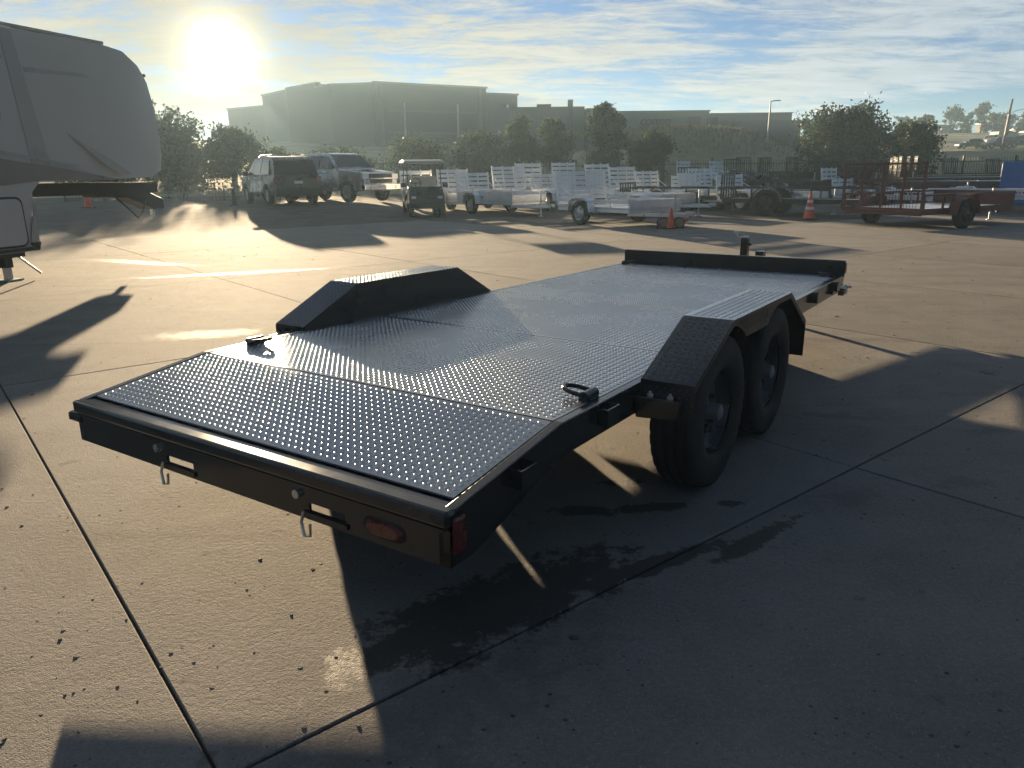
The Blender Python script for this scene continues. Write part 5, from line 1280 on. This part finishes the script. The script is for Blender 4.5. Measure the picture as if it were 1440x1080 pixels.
mb = MB(); mb.prism([(.8, .5), (.8, 2.1), (1.35, 2.05), (1.75, 1.4), (2.5, 1.25), (2.6, .5)], 'x', -1.0, 1.0); mb.build('cab', M['bus_tan'], bt, bevel=.05)
mb = MB(); mb.box(-1.06, -1.01, .95, 1.45, 1.35, 1.95); mb.box(1.01, 1.06, .95, 1.45, 1.35, 1.95); mb.build('side_window', M['glass'], bt)
mb = MB(); mb.prism([(1.40, 2.0), (1.75, 1.46), (1.77, 1.46), (1.42, 2.0)], 'x', -.85, .85); mb.build('windscreen', M['glass'], bt)
for s in (-1, 1):
    for y in (1.7, -1.6): wheel(bt, s*.95, y, .8, .24, s)
sg = thing('road_sign', 'pale diamond warning sign standing by the far road', 'road sign', (55.2, 100, 2.75))
mb = MB(); mb.cyl((0, 0, 0), (0, 0, 1.15), .03, n=8); mb.build('post', M['galv'], sg, 60)
mb = MB(); q = .42; mb.prism([(0, .62-.02), (q, .62+q), (0, .62+2*q), (-q, .62+q)], 'y', -.05, -.034); mb.build('panel', M['reflect_white'], sg)
mb = MB(); mb.prism([(-.05, .85), (.05, .85), (.05, 1.12), (.13, 1.12), (0, 1.28), (-.13, 1.12), (-.05, 1.12)], 'y', -.054, -.051); mb.build('arrow', M['decal_black'], sg)

# ------------------------------------------------------------------ golf cart
gc = thing('golf_cart', 'golf cart with a pale roof and folded windscreen facing the camera', 'golf cart', (-2.95, 26.2, -.01), heading(.22, -.97))
mb = MB(); mb.prism([(-1.05, .30), (-1.10, .62), (-.55, .70), (-.5, .32), (.35, .30), (.45, .42), (.55, .92), (.72, .98), (1.12, .74), (1.20, .45), (1.15, .28)], 'x', -.58, .58); mb.build('body', M['car_dark'], gc, bevel=.05)
mb = MB(); mb.box(-.52, .52, 1.16, 1.24, .28, .42); mb.build('bumper', M['trim'], gc, bevel=.03)
mb = MB(); mb.box(-.30, .30, 1.10, 1.17, .58, .66); mb.build('front_panel', M['trim'], gc, bevel=.01)
for s in (-1, 1):
    mb = MB(); mb.box(*sorted((s*.34, s*.52)), 1.02, 1.16, .56, .68); mb.build('headlight', M['clear_lens'], gc, bevel=.03)
    mb = MB(); mb.tube([(s*.55, .62, .9), (s*.55, .38, 1.72)], .018, 8); mb.build('roof_post', M['steel_black'], gc, 60)
    mb = MB(); mb.tube([(s*.55, -.95, .62), (s*.55, -.85, 1.72)], .018, 8); mb.build('roof_post', M['steel_black'], gc, 60)
    wheel(gc, s*.52, .80, .46, .2, s); wheel(gc, s*.52, -.82, .46, .2, s)
    mb = MB(); mb.box(*sorted((s*.60, s*.78)), .50, .60, .95, 1.10); mb.build('mirror', M['trim'], gc, bevel=.03)
mb = MB(); mb.prism([(-1.15, 1.72), (-1.05, 1.79), (0, 1.83), (.62, 1.80), (.74, 1.73), (.6, 1.71), (-1.0, 1.71)], 'x', -.66, .66); mb.build('roof', M['rv_white'], gc, bevel=.03)
mb = MB(); mb.box(-.54, .54, -.55, -.02, .70, .82); mb.build('seat', M['cart_cream'], gc, bevel=.05)
mb = MB(); mb.box(-.54, .54, -.68, -.56, .80, 1.30); mb.build('seat_back', M['cart_cream'], gc, bevel=.05)
mb = MB(); c = Vector((.27, .33, 1.08)); e1 = Vector((1, 0, 0)); e2 = Vector((0, -.35, .94)); mb.tube([c + (e1*math.cos(2*math.pi*k/20) + e2*math.sin(2*math.pi*k/20))*.17 for k in range(20)], .014, 6, True); mb.bar(c-e1*.16, c+e1*.16, .02, .02); mb.tube([c, (.27, .6, .85)], .02, 6); mb.build('steering_wheel', M['steel_black'], gc, 60)

# ------------------------------------------------------------------ fifth-wheel camper, left edge (local: Y forward, X right, origin at the front corner of the lower body)
rv = thing('camper', 'large pale fifth-wheel camper with a rounded front cap at the left edge', 'camper', (-6.70, 10.85, 0), heading(.29, .957))
# body: side outline swept across the width; the cap narrows towards the nose
RVW = 2.44
side = [(-7.5, .40), (-7.5, 3.30), (1.6, 3.40), (2.1, 3.36), (2.5, 3.20), (2.80, 2.92), (3.05, 2.50), (3.20, 2.05), (3.18, 1.76), (2.95, 1.50), (2.5, 1.38), (.15, 1.34), (.0, 1.20), (-.06, .40)]
def rv_x(y, u):
    e = max(0, y - 1.6)/1.6; inset = .60*e**2.2
    return -RVW + inset*.8 + (RVW - inset*1.6)*u if y > 1.6 else -RVW + RVW*u
K = 9; n = len(side); mb = MB(); vs = []
for k in range(K):
    u = k/(K-1); r_ = 1 - abs(2*u-1)**6
    for (y, z) in side:
        yy_ = y + (.28*(1-(2*u-1)**2) if y > 2.2 else 0)
        zz = z - (0 if z < 3.0 else .05*(1-r_)); vs.append((rv_x(y, u), yy_, zz))
fs = [tuple(range(n)), tuple(range(K*n-1, (K-1)*n-1, -1))]
for k in range(K-1): fs += [(k*n+i, k*n+(i+1) % n, (k+1)*n+(i+1) % n, (k+1)*n+i) for i in range(n)]
mb.add(vs, fs); me = mb.mesh('body', M['rv_white'], 40)
bm = bmesh.new(); bm.from_mesh(me); bmesh.ops.triangulate(bm, faces=[f for f in bm.faces if len(f.verts) > 4]); bm.to_mesh(me); bm.free()
rb = link('body', me, rv)
def side_panel(name, poly, mt, t=.006, off=.002, parent=rv, bevel=0):
    k = len(poly); vi = [(rv_x(y, 1.0)+off, y, z) for y, z in poly]; vo = [(rv_x(y, 1.0)+off+t, y, z) for y, z in poly]
    mb = MB(); mb.add(vi+vo, [tuple(range(k)), tuple(range(2*k-1, k-1, -1))] + [(i, (i+1) % k, k+(i+1) % k, k+i) for i in range(k)])
    return mb.build(name, M[mt], parent, bevel=bevel)
def rrect(y0, y1, z0, z1, r, m=4):
    out = []
    for cy, cz, a0 in ((y1-r, z1-r, 0), (y0+r, z1-r, 90), (y0+r, z0+r, 180), (y1-r, z0+r, 270)):
        out += [(cy + r*math.cos(R(a0+90*k/m)), cz + r*math.sin(R(a0+90*k/m))) for k in range(m+1)]
    return out
wf = side_panel('window', rrect(-2.2, -.28, 2.08, 2.70, .14), 'rv_black', .012); side_panel('pane', rrect(-2.15, -.33, 2.13, 2.65, .11), 'glass_brown', .004, .016, wf)
side_panel('stripe', [(.10, 1.34), (.42, 1.34), (.10, 3.30), (-.08, 3.30)], 'rv_grey')
side_panel('stripe', [(-7.4, 2.92), (-.10, 2.92), (-.09, 2.98), (-7.4, 3.0)], 'rv_grey')
side_panel('stripe', [(.20, 2.86), (1.2, 2.88), (1.35, 2.84), (.22, 2.80)], 'rv_grey')
side_panel('swoosh', [(-7.4, 1.62), (-.5, 1.66), (.6, 1.52), (1.6, 1.36), (1.3, 1.345), (.2, 1.36), (-.4, 1.30), (-7.4, 1.30)], 'rv_brown', .005, .009)
side_panel('swoosh', [(-7.4, 1.74), (-.5, 1.78), (.9, 1.56), (.8, 1.545), (-.5, 1.72), (-7.4, 1.67)], 'rv_grey', .005, .009)
side_panel('swoosh', [(.75, 2.02), (1.6, 1.60), (1.9, 1.44), (1.75, 1.42), (1.4, 1.56)], 'rv_grey', .005, .009)
cd = side_panel('compartment_door', rrect(-1.35, -.22, .50, 1.12, .09), 'rv_white', .018); side_panel('door_seal', rrect(-1.38, -.19, .47, 1.15, .10), 'rv_black', .006, .002, cd)
side_panel('lower_trim', [(-7.4, .41), (-.06, .41), (-.02, .52), (-.19, .52), (-.14, .46), (-7.4, .46)], 'rv_black', .010, .020)
side_panel('corner_trim', [(-.16, .47), (-.045, .47), (-.012, 1.10), (-.16, .60)], 'rv_grey', .008, .022)
mb = MB(); mb.box(-.06, .012, -7.4, 1.7, 3.345, 3.39); mb.build('gutter', M['rv_grey'], rv, bevel=.01)
mb = MB(); mb.tube([(-.9, 3.2, 3.02), (-.55, 3.1, 3.08)], .03, 8); mb.build('marker_lamp', M['amber_lens'], rv, 60)
# under the overhang: frame, pin box
mb = MB(); mb.box(-1.95, -1.85, .1, 3.0, 1.12, 1.30); mb.box(-.60, -.50, .1, 3.0, 1.12, 1.30); mb.box(-1.85, -.60, 2.8, 2.9, 1.12, 1.30); mb.build('overhang_frame', M['rv_black'], rv)
mb = MB(); mb.prism([(2.2, 1.28), (3.2, 1.20), (3.75, .98), (3.75, .80), (3.5, .80), (2.9, 1.02), (2.2, 1.06)], 'x', -1.40, -1.05); pb_ = mb.build('pin_box', M['rv_black'], rv, bevel=.02)
mb = MB(); mb.cyl((-1.22, 3.6, .68), (-1.22, 3.6, .80), .045, n=12); mb.build('king_pin', M['zinc'], pb_, 60)
mb = MB(); mb.tube([(-.55, 2.0, 1.12), (-.52, 2.25, .88), (-.6, 2.55, .70), (-.85, 2.95, .78), (-1.05, 3.3, 1.0)], .014, 8); mb.build('breakaway_cable', M['rv_black'], rv, 60)
for x in (-.32, -2.1):
    mb = MB(); mb.box(x-.06, x+.06, -.40, -.28, .18, .75); lg = mb.build('landing_leg', M['rv_black'], rv)
    mb = MB(); mb.box(x-.04, x+.04, -.38, -.30, .02, .2); mb.box(x-.13, x+.13, -.47, -.21, 0, .02); mb.build('foot', M['galv'], lg)
    mb = MB(); mb.cyl((x+.02, -.30, .45), (x+.16, .05, .06), .016, n=8); mb.build('strut', M['zinc'], lg, 60)
for k in range(3):
    mb = MB(); mb.box(-2.3, -.15, -.7-.22*k, -.62-.22*k, .05+.03*k, .08+.03*k); mb.build('step_tread', M['rv_black'], rv)
mb = MB(); mb.box(-2.3, -.1, -7.2, -.2, .33, .42); mb.build('chassis', M['rv_black'], rv)
for y in (-4.6, -5.5):
    for s in (-1, 1): wheel(rv, -RVW/2 + s*1.02, y, .74, .24, s)

# ------------------------------------------------------------------ haze: low sunlit air over the whole yard
hz = MB().box(-245, 245, -50, 312, -1.6, 21).mesh('haze')
hm = bpy.data.materials.new('haze'); hm.use_nodes = True
hn, hl_ = hm.node_tree.nodes, hm.node_tree.links; hn.clear()
pv = hn.new('ShaderNodeVolumePrincipled'); pv.inputs['Color'].default_value = (0.56, 0.80, 1.0, 1); pv.inputs['Density'].default_value = 0.00085; pv.inputs['Anisotropy'].default_value = 0.42
ho = hn.new('ShaderNodeOutputMaterial'); hl_.new(pv.outputs[0], ho.inputs['Volume'])
hz.materials.append(hm)
tag(link('haze', hz), 'thin bright haze over the yard towards the low sun', 'haze', None, 'stuff')
